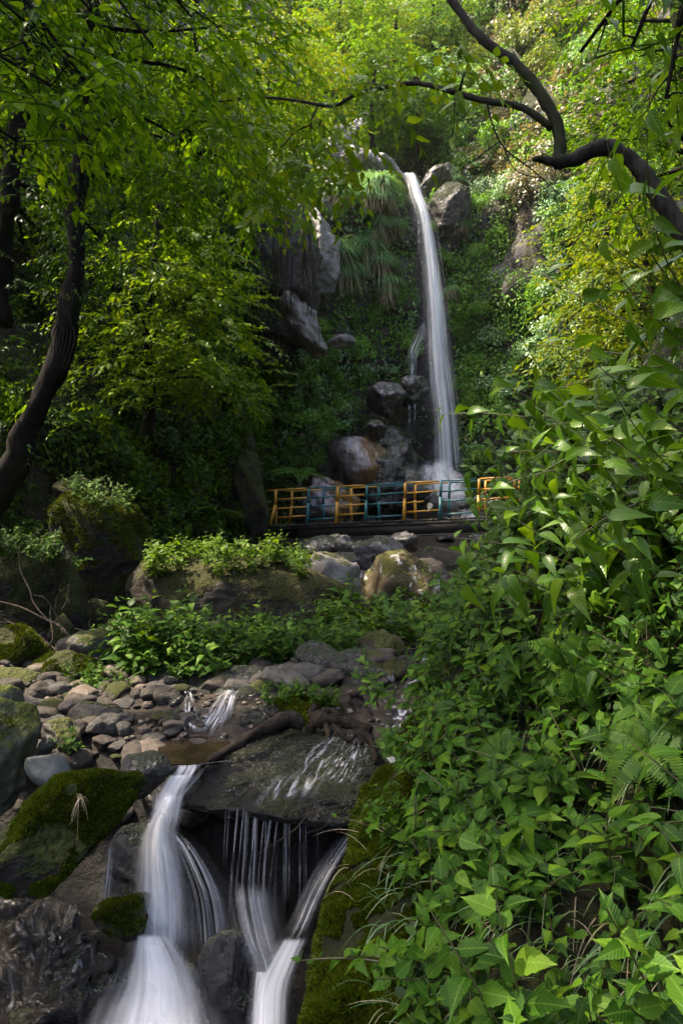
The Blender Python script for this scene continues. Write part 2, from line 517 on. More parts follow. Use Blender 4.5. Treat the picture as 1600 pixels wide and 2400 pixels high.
M['rock_moss'] = rock_mat('mossy_rock', (0.0115, 0.01, 0.0077), (0.0269, 0.023, 0.0192), (0.0538, 0.0499, 0.0422), 3.0, (0.6, 0.95), moss=(0.03, 0.033, 0.005), moss_amt=0.58, bump=0.8, moss_scale=3.0)
M['rock_mossy_slab'] = rock_mat('moss_covered_slab', (0.02, 0.017, 0.013), (0.04, 0.035, 0.03), (0.08, 0.075, 0.065), 3.0, (0.6, 0.95), moss=(0.03, 0.036, 0.005), moss_amt=0.62, bump=0.8, moss_scale=3.0)
M['rock_long'] = rock_mat('mossy_brown_boulder', (0.012, 0.009, 0.006), (0.032, 0.024, 0.015), (0.075, 0.06, 0.042), 3.0, (0.6, 0.95), moss=(0.035, 0.035, 0.005), moss_amt=0.42, bump=0.9, moss_scale=2.5)
M['rock_hang'] = rock_mat('dark_cliff_rock', (0.012, 0.01, 0.009), (0.035, 0.028, 0.024), (0.085, 0.072, 0.064), 0.9, (0.4, 0.9), moss=(0.028, 0.036, 0.006), moss_amt=0.46, bump=0.9, moss_scale=1.4, dist=0.2, wet=0.15)
M['rock_ledge'] = rock_mat('pale_wet_cliff_rock', (0.06, 0.05, 0.045), (0.2, 0.175, 0.165), (0.42, 0.39, 0.38), 1.3, (0.2, 0.6), moss=(0.03, 0.036, 0.006), moss_amt=0.3, bump=1.0, moss_scale=1.6, dist=0.15, wet=0.4)
M['rock_lichen'] = rock_mat('lichen_rock', (0.0473, 0.0342, 0.0158), (0.084, 0.063, 0.0289), (0.126, 0.0997, 0.0525), 3.0, (0.6, 0.95), moss=(0.08, 0.075, 0.012), moss_amt=0.3, bump=0.7, lichen=((0.5, 0.48, 0.45), 4.5))
M['rock_green'] = rock_mat('grey_green_rock', (0.0397, 0.0422, 0.0298), (0.0744, 0.0769, 0.0496), (0.124, 0.124, 0.0843), 4.0, (0.5, 0.9), moss=(0.07, 0.08, 0.012), moss_amt=0.36, bump=0.5, moss_scale=3)
M['rock_blue'] = rock_mat('smooth_slate', (0.044, 0.0495, 0.0468), (0.0715, 0.077, 0.0715), (0.11, 0.1155, 0.11), 2.0, (0.45, 0.7), bump=0.3)
M['stone_dark'] = rock_mat('dark_brown_stone', (0.024, 0.018, 0.0144), (0.051, 0.0396, 0.0312), (0.09, 0.072, 0.06), 4.0, (0.5, 0.9), bump=0.7)
M['stone_grey'] = rock_mat('grey_stone', (0.03, 0.027, 0.024), (0.075, 0.067, 0.06), (0.15, 0.137, 0.125), 5.0, (0.4, 0.85), bump=0.8)
M['stone_warm'] = rock_mat('warm_stone', (0.0714, 0.051, 0.0382), (0.1275, 0.0969, 0.0765), (0.204, 0.1683, 0.1428), 4.0, (0.5, 0.9), bump=0.6)
M['bark'] = bark_mat('dark_bark', (0.003, 0.0025, 0.002), (0.018, 0.014, 0.01), 3.0, bump=1.0, moss=(0.014, 0.018, 0.005))
M['bark_grey'] = bark_mat('grey_bark', (0.008, 0.007, 0.006), (0.042, 0.037, 0.03), 5.0, bump=1.0, moss=(0.02, 0.026, 0.008))
M['twig'] = bark_mat('dead_twig', (0.03, 0.022, 0.017), (0.1, 0.078, 0.06), 8.0)
M['root'] = bark_mat('root', (0.008, 0.006, 0.0045), (0.045, 0.034, 0.024), 9.0, bump=1.0)
M['log'] = bark_mat('wet_log', (0.006, 0.005, 0.004), (0.04, 0.03, 0.025), 5.0)
M['orange'] = paint_mat('orange_paint', (0.56, 0.27, 0.022))
M['teal'] = paint_mat('teal_paint', (0.02, 0.13, 0.14))
M['steel'] = paint_mat('dark_steel', (0.025, 0.02, 0.018), rough=0.7)
M['plank'] = bark_mat('deck_plank', (0.03, 0.024, 0.02), (0.1, 0.085, 0.07), 3.0)
# foliage
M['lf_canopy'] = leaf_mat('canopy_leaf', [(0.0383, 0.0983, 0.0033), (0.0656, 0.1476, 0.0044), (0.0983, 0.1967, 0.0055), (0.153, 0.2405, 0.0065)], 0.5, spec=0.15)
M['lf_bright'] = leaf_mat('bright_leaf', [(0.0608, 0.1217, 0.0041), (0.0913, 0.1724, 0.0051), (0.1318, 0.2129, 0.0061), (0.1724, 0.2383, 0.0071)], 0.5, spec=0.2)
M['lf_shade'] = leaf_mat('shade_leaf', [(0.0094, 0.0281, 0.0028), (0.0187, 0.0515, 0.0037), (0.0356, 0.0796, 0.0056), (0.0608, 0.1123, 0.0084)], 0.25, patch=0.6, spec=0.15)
M['lf_ivy'] = leaf_mat('ivy_leaf', [(0.0431, 0.115, 0.0115), (0.0791, 0.1869, 0.0172), (0.1294, 0.2731, 0.0287), (0.2012, 0.345, 0.0504)], 0.3, patch=0.5, spec=0.15)
M['lf_blue'] = leaf_mat('blue_green_leaf', [(0.0726, 0.1573, 0.0545), (0.1089, 0.2178, 0.0726), (0.1452, 0.2783, 0.0968), (0.1936, 0.3267, 0.1331)], 0.3)
M['lf_dry'] = leaf_mat('dry_leaf', [(0.1, 0.09, 0.04), (0.17, 0.135, 0.07), (0.24, 0.2, 0.12), (0.12, 0.15, 0.05)], 0.3)
M['lf_yellow'] = leaf_mat('yellow_leaf', [(0.063, 0.117, 0.0045), (0.099, 0.162, 0.0054), (0.144, 0.198, 0.0072), (0.207, 0.225, 0.0108)], 0.45, spec=0.15)
M['lf_herb'] = leaf_mat('herb_leaf', [(0.008, 0.032, 0.002), (0.014, 0.05, 0.003), (0.024, 0.076, 0.003), (0.04, 0.104, 0.004), (0.064, 0.135, 0.005), (0.1, 0.17, 0.006)], 0.22, rough=0.48, spec=0.13, veins=True)
M['lf_shrub'] = leaf_mat('shrub_leaf', [(0.03, 0.085, 0.004), (0.045, 0.115, 0.005), (0.07, 0.15, 0.006), (0.11, 0.19, 0.008)], 0.4, rough=0.32, spec=0.28, veins=True)
M['grass'] = leaf_mat('grass_blade', [(0.05, 0.11, 0.03), (0.09, 0.17, 0.06), (0.12, 0.2, 0.09), (0.2, 0.2, 0.09)], 0.3)
M['tussock'] = leaf_mat('tussock_blade', [(0.1, 0.22, 0.09), (0.15, 0.3, 0.13), (0.22, 0.38, 0.18), (0.26, 0.36, 0.14)], 0.35, spec=0.2)
M['straw'] = leaf_mat('straw_blade', [(0.24, 0.18, 0.11), (0.33, 0.26, 0.17), (0.42, 0.34, 0.24)], 0.25)
M['fern'] = leaf_mat('fern_frond', [(0.02, 0.06, 0.006), (0.04, 0.095, 0.008), (0.065, 0.125, 0.01)], 0.3, spec=0.12)
M['moss'] = leaf_mat('moss_tip', [(0.022, 0.035, 0.002), (0.045, 0.062, 0.003), (0.08, 0.095, 0.004), (0.055, 0.09, 0.003)], 0.2, spec=0.1, patch=4.0)
M['lf_sun_tint'] = leaf_mat('sun_tinted_herb_leaf', [(0.04, 0.1, 0.005), (0.07, 0.15, 0.007), (0.11, 0.2, 0.008), (0.15, 0.23, 0.01)], 0.4, rough=0.42, spec=0.25, veins=True)  # light green herb; part of its yellow is sunlight put into the colour
M['stem'] = leaf_mat('green_stem', [(0.06, 0.08, 0.02), (0.09, 0.07, 0.03)], 0.1)
M['brown_leaf'] = leaf_mat('withered_leaf', [(0.25, 0.1, 0.03)], 0.3)

# ------------------------------------------------------------------ ground: stream bed and banks, one sheet
PROF = np.array([(-6, -.9), (2.0, -.75), (3.0, -.62), (3.7, -.52), (4.5, -.42), (4.85, .3), (5.1, .42), (6, .5), (7, .52), (9, .45), (13, .6), (16, .5), (20, .5), (24, 1.3), (27, 2.2), (34, 3.2)])
FOOT = np.array([(-6, -.3), (2.2, -.22), (3, -.16), (3.6, -.02), (4.0, .14), (4.4, .24), (5, .36), (6, .62), (7, .88), (10, 1.4), (14, 2.2), (17, 3.0), (20, 4.2), (26, 6)])
SLOPE = np.array([(-6, 1.6), (5, 1.5), (10, 1.3), (17, .75), (22, .5), (30, .4)])
LEFT = np.array([(-6, -2.4), (3, -1.9), (5, -2.7), (7, -3.0), (10, -3.2), (15, -3.2), (20, -2.6), (30, -2)])
def ground_z(x, y, noise=True):
    x = np.atleast_1d(np.asarray(x, float)); y = np.atleast_1d(np.asarray(y, float))
    z = np.interp(y, PROF[:, 0], PROF[:, 1])
    d = x - np.interp(y, FOOT[:, 0], FOOT[:, 1])
    s = np.interp(y, SLOPE[:, 0], SLOPE[:, 1])
    d = d + np.where(y < 5, .09, .2) * vnoise(np.stack([x * 1.3, y * 2.1, 0 * x], -1), 77) if noise else d
    slope = s * np.where(d > 0, d - 0.12 * (1 - np.exp(-np.maximum(d, 0) / 0.12)) * 0.6, 0)
    st_ = np.interp(y, [-6, 3.9, 4.5, 4.9, 5.2], [.95, .95, .85, .12, 0])
    q = np.clip(d / .16, 0, 1)
    z = z + np.maximum(slope, st_ * q * q * (3 - 2 * q) + .55 * np.maximum(d, 0) * (st_ > .05))
    l = np.interp(y, LEFT[:, 0], LEFT[:, 1]) - x
    z = z + 0.65 * np.maximum(l, 0)
    if noise:
        p = np.stack([x, y, 0 * x], -1)
        z = z + .07 * np.clip((d + .05) / .1, 0, 1) * np.clip((1.1 - d) / .4, 0, 1) * np.clip((5.2 - y) / .6, 0, 1) * fbm(p * np.array([3.5, 3.5, 1]), 3, 66)
        z = z + 0.07 * fbm(p * 1.1, 4, 3) + 0.10 * np.clip(d, 0, 1.5) * fbm(p * 0.8, 3, 9)
    return z

gx = np.concatenate([np.arange(-9, -3.2, 0.25), np.arange(-3.2, 2.0, 0.07), np.arange(2.0, 13.2, 0.22)])
gy = np.concatenate([np.arange(-6, 1, 0.3), np.arange(1, 8, 0.07), np.arange(8, 32, 0.22)])
GX, GY = np.meshgrid(gx, gy)
GZ = ground_z(GX.ravel(), GY.ravel())
nx, ny = len(gx), len(gy)
ii = (np.arange(ny - 1)[:, None] * nx + np.arange(nx - 1)[None, :])
GQ = np.stack([ii, ii + 1, ii + 1 + nx, ii + nx], -1).reshape(-1, 4)
me = mesh_np('ground', np.stack([GX.ravel(), GY.ravel(), GZ], -1), GQ)
m, nt, b, out = nmat('ground')
tc = N(nt, 'ShaderNodeTexCoord')
n1 = N(nt, 'ShaderNodeTexNoise', i_Scale=6.0, i_Detail=9.0, i_Roughness=0.7); n2 = N(nt, 'ShaderNodeTexNoise', i_Scale=1.6, i_Detail=6.0, i_Roughness=0.65)
for q in (n1, n2): nt.links.new(tc.outputs['Object'], q.inputs['Vector'])
bed = ramp(nt, [(0.34, (0.008, 0.006, 0.005)), (0.5, (0.025, 0.019, 0.015)), (0.68, (0.07, 0.055, 0.044))], n1.outputs[0]).outputs[0]
wet_shade_bed = ramp(nt, [(0.34, (0.003, 0.0025, 0.002)), (0.5, (0.008, 0.0065, 0.0055)), (0.68, (0.02, 0.017, 0.015))], n1.outputs[0]).outputs[0]  # wet bed tone, darkened further to paint the shade under the slab
aw = N(nt, 'ShaderNodeAttribute'); aw.attribute_name = 'wet'
bed = mixc(nt, aw.outputs['Fac'], bed, wet_shade_bed)
soil = ramp(nt, [(0.34, (0.008, 0.007, 0.004)), (0.5, (0.016, 0.017, 0.006)), (0.66, (0.03, 0.036, 0.006))], n1.outputs[0]).outputs[0]
at = N(nt, 'ShaderNodeAttribute'); at.attribute_name = 'bank'
f = ramp(nt, [(0.4, (0, 0, 0)), (0.6, (1, 1, 1))], math_(nt, 'ADD', at.outputs['Fac'], math_(nt, 'MULTIPLY', math_(nt, 'SUBTRACT', n2.outputs[0], 0.5), 1.2))).outputs[0]
nt.links.new(mixc(nt, f, bed, soil), b.inputs['Base Color'])
nt.links.new(mixc(nt, f, (0.35,) * 3, (0.95,) * 3), b.inputs['Roughness'])
b.inputs['Specular IOR Level'].default_value = 0.2
bp = N(nt, 'ShaderNodeBump', i_Strength=0.9, i_Distance=0.06); nt.links.new(n1.outputs[0], bp.inputs['Height']); nt.links.new(bp.outputs[0], b.inputs['Normal'])
g = link('ground', me, m)
dr = GX.ravel() - np.interp(GY.ravel(), FOOT[:, 0], FOOT[:, 1]); dL = np.interp(GY.ravel(), LEFT[:, 0], LEFT[:, 1]) - GX.ravel()
bk = np.clip(np.maximum(dr / .25 + .4, dL / .5), 0, 1)
at = me.attributes.new('bank', 'FLOAT', 'POINT'); at.data.foreach_set('value', bk.astype(np.float32))
at = me.attributes.new('wet', 'FLOAT', 'POINT'); at.data.foreach_set('value', np.clip((5.0 - GY.ravel()) / .2, 0, 1).astype(np.float32))  # marks the wet bed together with the painted darkness below the slab
tag(g, kind='structure')

# ------------------------------------------------------------------ the gorge wall: left hillside, cliff, right hillside, one sheet
prA = [(-2, -1), (0, 0), (6, 3.0), (10, 6.2), (14, 11), (20, 19), (34, 36)]
prA2 = [(-2, -1), (0, 0), (6, 1.8), (12, 4.6), (20, 12.0), (34, 26)]
prB = [(-2, 0), (0, 0), (4, .5), (8, .4), (12, 1.6), (16, 5.5), (22, 12), (34, 22)]
prC = [(-2, 0), (0, 0), (3, .3), (6, .7), (12, 1.3), (14.2, 2.2), (15, 4), (20, 8), (34, 16)]
prD = [(-2, 0), (0, 0), (6, .3), (12.6, .9), (13.1, 1.6), (13.5, 5), (17, 8), (22, 12), (34, 18)]
prE = [(-2, 0), (0, 0), (6, .9), (12, 1.8), (16, 4.0), (24, 9), (34, 12)]
prF = [(-2, 0), (0, 0), (8, 3.2), (20, 10.5), (34, 16)]
prG = [(-2, 0), (0, 0), (6, 4.5), (12, 12), (20, 26), (34, 55)]
WALL = [((-7.5, -7), 0, prG), ((-6.0, 2), 0, prG), ((-5.0, 8), .5, prA), ((-4.2, 13), .5, prA), ((-3.1, 18), .5, prA2), ((-2.5, 21.5), 1, prB),
        ((-1.7, 24.5), 1.5, prB), ((.3, 27.2), 2, prC), ((2.2, 28.6), 2.3, prD), ((3.3, 28.9), 2.3, prD), ((4.8, 28.2), 2.3, prE), ((7.4, 25.2), 2, prE), ((9.6, 21), 2, prF),
        ((11.2, 14), 2, prG), ((12.3, 4), 2, prG), ((12.5, -7), 2, prG)]
hs = np.concatenate([np.arange(-2, 18, 0.3), np.arange(18, 34.1, 0.6)])
wp = np.array([(w[0][0], w[0][1], w[1]) for w in WALL], float)
nu = 260
U_ = spline(wp, nu)
dl = np.concatenate([[0], np.cumsum(np.linalg.norm(np.diff(wp, axis=0), axis=1))])
su = np.linspace(0, dl[-1], nu)
backs = np.stack([np.interp(hs, [q[0] for q in w[2]], [q[1] for q in w[2]]) for w in WALL])       # k, nh
BK = np.stack([np.interp(su, dl, backs[:, j]) for j in range(len(hs))], 1)                          # nu, nh
tan = np.gradient(U_[:, :2], axis=0)
tan = norm(tan)
# smooth the outward direction a little
nb = np.stack([-tan[:, 1], tan[:, 0]], -1)
for _ in range(12):
    nb[1:-1] = norm(nb[:-2] + nb[1:-1] * 2 + nb[2:])
WV = np.zeros((nu, len(hs), 3))
WV[:, :, :2] = U_[:, None, :2] + nb[:, None, :] * BK[:, :, None]
WV[:, :, 2] = U_[:, None, 2] + hs[None, :]
flat = WV.reshape(-1, 3)
dsp = 0.55 * fbm(flat * 0.35, 4, 21) + 0.55 * fbm(flat * np.array([.5, .5, .22]), 4, 55, ridged=True)
nb3 = np.zeros((nu, len(hs), 3)); nb3[:, :, :2] = nb[:, None, :]
amp = np.ones(nu); amp[su < dl[4]] = 0.6
flat = flat + nb3.reshape(-1, 3) * (dsp * np.repeat(amp, len(hs)))[:, None]
nh = len(hs)
ii = (np.arange(nu - 1)[:, None] * nh + np.arange(nh - 1)[None, :])
WQ = np.stack([ii, ii + 1, ii + 1 + nh, ii + nh], -1).reshape(-1, 4)
wall_me = mesh_np('cliff', flat, WQ)
wall = link('cliff', wall_me, M['cliff'])
wall_me.materials.append(M['soil'])
tag(wall, kind='structure')
qc = flat[WQ].mean(1)
qn = np.cross(flat[WQ[:, 2]] - flat[WQ[:, 0]], flat[WQ[:, 3]] - flat[WQ[:, 1]])
qa = np.linalg.norm(qn, axis=1) * 0.5
qn = norm(qn)
ctr = np.array([2.0, 14, 8])
flip = np.sum(qn * (ctr - qc), axis=1) < 0
qn[flip] *= -1
soilm = (qc[:, 1] < 19)
wall_me.polygons.foreach_set('material_index', soilm.astype(np.int32))

def wall_points(n, mask_fn=None, rng=RNG, zmax=34):
    """random points on the wall that the photograph could see, with normals"""
    px, py = proj(qc)
    w = qa * ((px > -150) & (px < 1750) & (py > -200) & (qc[:, 1] > 3) & (qc[:, 2] < zmax))
    if mask_fn is not None: w = w * mask_fn(px, py, qc)
    k = rng.choice(len(qc), n, p=w / w.sum())
    q = WQ[k]
    a, b = rng.random((2, n, 1))
    p = (flat[q[:, 0]] * (1 - a) + flat[q[:, 1]] * a) * (1 - b) + (flat[q[:, 3]] * (1 - a) + flat[q[:, 2]] * a) * b
    return p, qn[k]

def wall_at(px, py):
    """nearest wall point seen at a photograph pixel"""
    qx, qy = proj(qc)
    d = (qx - px) ** 2 + (qy - py) ** 2 + np.where(qc[:, 1] > 3, 0, 1e9)
    k = np.argsort(d)[:6]
    k = k[np.argmin(qc[k, 1])]
    return qc[k], qn[k]

# ------------------------------------------------------------------ boulders
import bmesh
_ico = {}
def ico(sub):
    if sub not in _ico:
        bm = bmesh.new()
        bmesh.ops.create_icosphere(bm, subdivisions=sub, radius=1.0)
        bm.verts.ensure_lookup_table()
        _ico[sub] = (np.array([v.co[:] for v in bm.verts]), np.array([[v.index for v in f.verts] for f in bm.faces]))
        bm.free()
    return _ico[sub]

def rock_verts(dims, seed, facets=11, rough=0.10, sharp=20, sub=4, freq=2.0, strata=0.0):
    sharp = sharp * 1.6; facets = facets + 4
    n, T = ico(sub)
    r = np.random.default_rng(seed)
    m = norm(r.normal(size=(facets, 3)))
    d = r.uniform(0.62, 0.98, facets)
    c = np.maximum(n @ m.T, 0) / d
    rad = (np.sum(c ** sharp, 1) + 0.95 ** sharp) ** (-1.0 / sharp)
    V = n * rad[:, None]
    V = (V - (V.max(0) + V.min(0)) / 2) / (V.max(0) - V.min(0))
    V = V * np.asarray(dims)
    s = float(np.mean(dims))
    q = V / s
    dv = rough * s * (0.5 * fbm(q * freq + seed * 1.7, 5, seed, .55) + 0.35 * fbm(q * freq * 1.6 + seed, 4, seed + 5, .55, True))
    if strata:
        t = q @ norm(np.array([[0.25, 0.1, 1.0]]))[0]
        dv = dv + strata * s * vnoise(np.stack([t * 14, 0 * t, 0 * t + seed], -1), seed)
    return V + norm(V) * dv[:, None], T

BOULDERS = []
def boulder(label, px, py, Y, wpx, hpx, mat, seed, depth=0.9, roll=0, yaw=0, pitch=0, name='boulder', cat='boulder', group=None, **kw):
    c = P(px, py, Y)
    w, h = wpx / F * Y, hpx / F * Y
    V, T = rock_verts((w, depth * w, h), seed, **kw)
    o = link(name, mesh_np(name, V, None, T), M[mat])
    o.location = c
    o.rotation_euler = (R(pitch), R(-roll), R(yaw))
    tag(o, label, cat, group)
    BOULDERS.append(o)
    return o

# beside and under the near cascade
slab = boulder('wide wet slab of dark rock with water sheeting over its top and dripping from its lip', 665, 1822, 4.66, 470, 100, 'rock_top', 5, depth=0.95, roll=5, pitch=7, yaw=-6, sub=6, facets=9, rough=0.07, sharp=20, freq=3, name='rock_slab', cat='rock slab')
boulder('long tilted slab covered in bright green moss, left of the white cascade', 158, 1925, 3.55, 410, 180, 'rock_mossy_slab', 12, depth=0.55, roll=37, yaw=12, sub=5, rough=0.07, facets=14, name='mossy_slab', cat='boulder')
boulder('smooth pale grey-green boulder cut off by the left picture edge above the mossy slab', -15, 1790, 4.3, 170, 320, 'rock_green', 33, depth=1.1, roll=-12, sub=5, rough=0.07, facets=9)
boulder('small rounded pale boulder resting behind the grey-green one at the left edge', 8, 1665, 4.6, 90, 120, 'rock_green', 34, sub=4, rough=0.07)
boulder('smooth angular slate-grey rock wedged above the mossy slab', 118, 1805, 4.1, 124, 84, 'rock_blue', 44, roll=-28, facets=3, sharp=40, rough=0.02, depth=.6, name='rock', cat='rock')
boulder('small blue-grey pointed stone behind the slate-grey rock', 108, 1748, 4.6, 36, 44, 'rock_blue', 47, facets=7, sharp=24, rough=0.04, name='rock', cat='rock')
boulder('dark wet block at the left side of the cascade lip', 335, 1815, 4.35, 130, 110, 'rock_wet', 51, facets=8, sharp=22, rough=0.05, depth=0.8, name='rock', cat='rock')
boulder('low wet rock forming the lip that the pool spills over', 440, 1875, 4.72, 190, 150, 'rock_wet', 59, depth=0.7, sub=5, rough=0.06)
boulder('wet rock face, coloured black as shade, behind the hanging threads of water under the slab', 690, 2060, 4.95, 560, 400, 'rock_shade_black', 52, depth=0.35, sub=5, rough=0.12, name='cliff_rock', cat='rock face')
boulder('wet brown rock behind the main white column of the cascade', 350, 2060, 4.36, 200, 260, 'rock_wet', 53, depth=0.7, sub=5, rough=0.14, strata=0.02)
boulder('low mossy hump at the foot of the thin threads left of the cascade', 285, 2150, 3.75, 130, 90, 'rock_moss', 54, sub=4, rough=0.08, name='rock', cat='rock')
boulder('dark rounded wet boulder splitting the two white chutes at the bottom of the picture', 530, 2340, 3.62, 150, 290, 'rock_wet', 55, sub=5, rough=0.1, facets=9)
boulder('glossy wet brown ledge in the bottom left corner', 90, 2330, 3.5, 420, 260, 'rock_glint', 56, depth=0.7, sub=6, rough=0.16, freq=3.0, strata=0.03, name='wet_ledge', cat='rock ledge')
boulder('dark wet shelf rising behind the glossy ledge at the left edge', 20, 2150, 4.0, 260, 160, 'rock_glint', 57, depth=0.8, sub=5, rough=0.14, strata=0.02, name='wet_ledge', cat='rock ledge')
boulder('wet rock step under the lower white fan of the cascade', 390, 2400, 3.85, 260, 260, 'rock_wet', 58, depth=0.8, sub=5, rough=0.1)
# gravel bar and boulders on the left bank
boulder('big olive moss covered boulder on the left edge above the gravel', 35, 1545, 7.0, 190, 160, 'rock_moss', 61, roll=-14, sub=5, rough=0.07, facets=8)
boulder('grey boulder with mossy left shoulder behind the gravel', 215, 1530, 7.0, 150, 105, 'rock_grey', 62, roll=10, sub=5, rough=0.08)
boulder('low moss covered boulder with a pale patch, in front of the grey one', 150, 1568, 6.6, 165, 80, 'rock_moss', 63, roll=14, sub=4, rough=0.08)
boulder('flat brown layered rock lying under the olive moss boulder', 42, 1592, 6.3, 125, 56, 'rock_brown', 64, rough=0.08, strata=0.05, name='rock', cat='rock')
boulder('flat triangular grey stone standing in the gravel with moss along its edge', 232, 1690, 5.3, 145, 92, 'rock_grey', 65, roll=-6, depth=0.4, facets=6, sharp=22, rough=0.03, name='rock', cat='rock')
boulder('rounded grey-brown cobble half sunk in the gravel left of the triangular stone', 145, 1722, 5.0, 90, 70, 'rock_grey', 66, roll=-8, name='rock', cat='rock')
boulder('upright rounded brown cobble leaning on its neighbour in the gravel', 165, 1748, 4.85, 48, 62, 'rock_brown', 67, roll=20, name='rock', cat='rock')
boulder('white-grey quartz stone at the foot of the bright herbs', 278, 1645, 5.7, 34, 34, 'rock_pale', 68, name='rock', cat='rock')
boulder('huge mossy boulder with a pale scar on the left bank below the leaning trunk', 235, 1290, 10.0, 190, 300, 'rock_moss', 71, roll=14, sub=5, rough=0.07, facets=9, depth=1.1)
boulder('square topped dark boulder on the left bank above the huge mossy one', 200, 1165, 11.0, 130, 95, 'rock_moss', 72, facets=7, sharp=22, rough=0.05)
boulder('steep dark mossy boulder behind the dead twigs', 150, 1420, 8.6, 120, 240, 'rock_moss', 73, roll=12, sub=5, rough=0.08)
boulder('dark mossy boulder at the left edge behind the twigs', 45, 1400, 8.2, 150, 220, 'rock_moss', 74, roll=8, sub=5, rough=0.08)
boulder('small mossy boulder between the huge boulder and the long one', 232, 1440, 8.8, 72, 70, 'rock_moss', 75, facets=7, rough=0.05)
boulder('little mossy boulder behind the fern', 270, 1480, 8.3, 62, 60, 'rock_moss', 76)
boulder('slim mossy boulder beside the dead twig base', 150, 1495, 7.8, 62, 110, 'rock_moss', 77, roll=18)
boulder('flat grey rock beyond the huge boulder, by the far stream', 348, 1345, 12.0, 70, 46, 'rock_purple', 78, name='rock', cat='rock')
# the long boulder and its neighbours
boulder('long low boulder in midstream with herbs growing along its top', 565, 1428, 9.3, 570, 265, 'rock_long', 81, depth=0.5, roll=5, sub=6, rough=0.07, facets=6, sharp=5)
boulder('pale sunlit boulder at the right end of the long boulder', 772, 1372, 9.8, 150, 140, 'rock_pale', 82, roll=-26, depth=1.2, sub=5, rough=0.06, facets=9)
boulder('brownish boulder with white lichen patches right of the pale boulder', 945, 1400, 10.4, 215, 190, 'rock_lichen', 83, roll=-20, sub=5, rough=0.07, facets=8)
boulder('grey brown angular boulder right of the herbs in midstream', 888, 1550, 7.4, 140, 140, 'rock_brown', 84, roll=24, sub=5, rough=0.06, facets=8, sharp=16)
boulder('rusty brown block with a flat top behind the driftwood', 625, 1642, 6.0, 128, 86, 'rock_brown', 85, roll=-3, facets=8, sharp=20, rough=0.05)
boulder('mossy rock with small herbs on top beside the driftwood log', 725, 1682, 5.4, 190, 82, 'rock_moss', 86, roll=-4, rough=0.07, sub=5)
boulder('grey cobble with moss on the right, third from the driftwood', 735, 1608, 6.6, 74, 52, 'rock_grey', 87, name='rock', cat='rock')
boulder('pointed dark grey rock right of the grey cobble', 808, 1612, 6.6, 58, 52, 'rock_grey', 88, facets=6, sharp=22, name='rock', cat='rock')
boulder('small pale cobble between the grey cobble and the pointed rock', 775, 1628, 6.4, 34, 28, 'rock_grey', 89, name='rock', cat='rock')
boulder('buff stone with moss at the right of the pointed rock', 895, 1598, 6.3, 66, 58, 'rock_lichen', 90, name='rock', cat='rock')
boulder('sunlit tan rock with a little white chute running down it', 535, 1650, 5.9, 74, 64, 'stone_warm', 91, name='rock', cat='rock')
boulder('round white pebble sized rock lit by the sun beside the tan rock', 494, 1664, 5.8, 24, 24, 'rock_pale', 92, name='rock', cat='rock', sub=3)
boulder('dark rock bank under the herbs behind the small riffle', 480, 1615, 6.5, 260, 60, 'rock_wet', 93, sub=5, rough=0.12, name='rock', cat='rock')
# rocks under and behind the bridge
boulder('big purple-grey boulder under the middle of the bridge', 885, 1308, 15.0, 150, 112, 'rock_purple', 101, roll=-14, sub=5, facets=9, sharp=16, rough=0.06)
boulder('flat wet rock under the bridge left of the purple-grey boulder', 785, 1318, 14.0, 110, 46, 'rock_purple', 102, roll=6, facets=8, sharp=20, rough=0.05, name='rock', cat='rock')
boulder('dark brown wedge of rock under the left half of the bridge', 760, 1283, 16.5, 130, 60, 'rock_wet', 103, rough=0.07, name='rock', cat='rock')
boulder('pointed rock lit on its right side, just under the bridge beam', 806, 1277, 15.8, 50, 42, 'rock_purple', 104, facets=6, sharp=22, name='rock', cat='rock')
boulder('low grey rock wedged below the purple-grey boulder', 850, 1362, 12.6, 90, 46, 'rock_purple', 105, name='rock', cat='rock')
boulder('wet grey rock at the right of the purple-grey boulder under the bridge', 945, 1272, 16.8, 70, 50, 'rock_purple', 106, name='rock', cat='rock')
boulder('large rounded wet rock with white and brown streaks behind the bridge', 838, 1088, 25.6, 158, 132, 'rock_face', 111, roll=-6, depth=1.0, sub=6, facets=3, rough=0.035, freq=2, sharp=5)
boulder('lower wet streaked shelf below the large streaked rock', 770, 1185, 24.3, 130, 130, 'rock_face', 112, depth=0.7, sub=5, rough=0.12)
boulder('dark hollowed rock right of the large streaked rock', 900, 1130, 25.0, 90, 120, 'rock_wet', 113, sub=5, rough=0.12)
boulder('shiny wet boulder high beside the fall, left of the pair', 905, 935, 27.2, 90, 80, 'rock_purple', 114, roll=30, depth=1.3, sub=6, rough=0.09, freq=2.2)
boulder('shiny wet boulder high beside the fall, right of the pair', 968, 916, 27.9, 72, 70, 'rock_purple', 115, depth=1.3, sub=6, rough=0.09, freq=2.2)
boulder('small wet boulder with a mossy cap above the large streaked rock', 874, 1006, 25.4, 56, 40, 'rock_wet', 116, rough=0.1)
boulder('dark splash rock at the foot of the waterfall', 962, 1150, 25.2, 110, 90, 'rock_wet', 117, sub=5, rough=0.12)
boulder('wet rock right of the splash beyond the bridge', 1130, 1195, 24.0, 110, 70, 'rock_wet', 118, sub=5, rough=0.1)
boulder('dark rocky shelf left of the fall under the bright grass', 930, 1060, 26.6, 110, 130, 'rock_wet', 119, sub=5, rough=0.15)
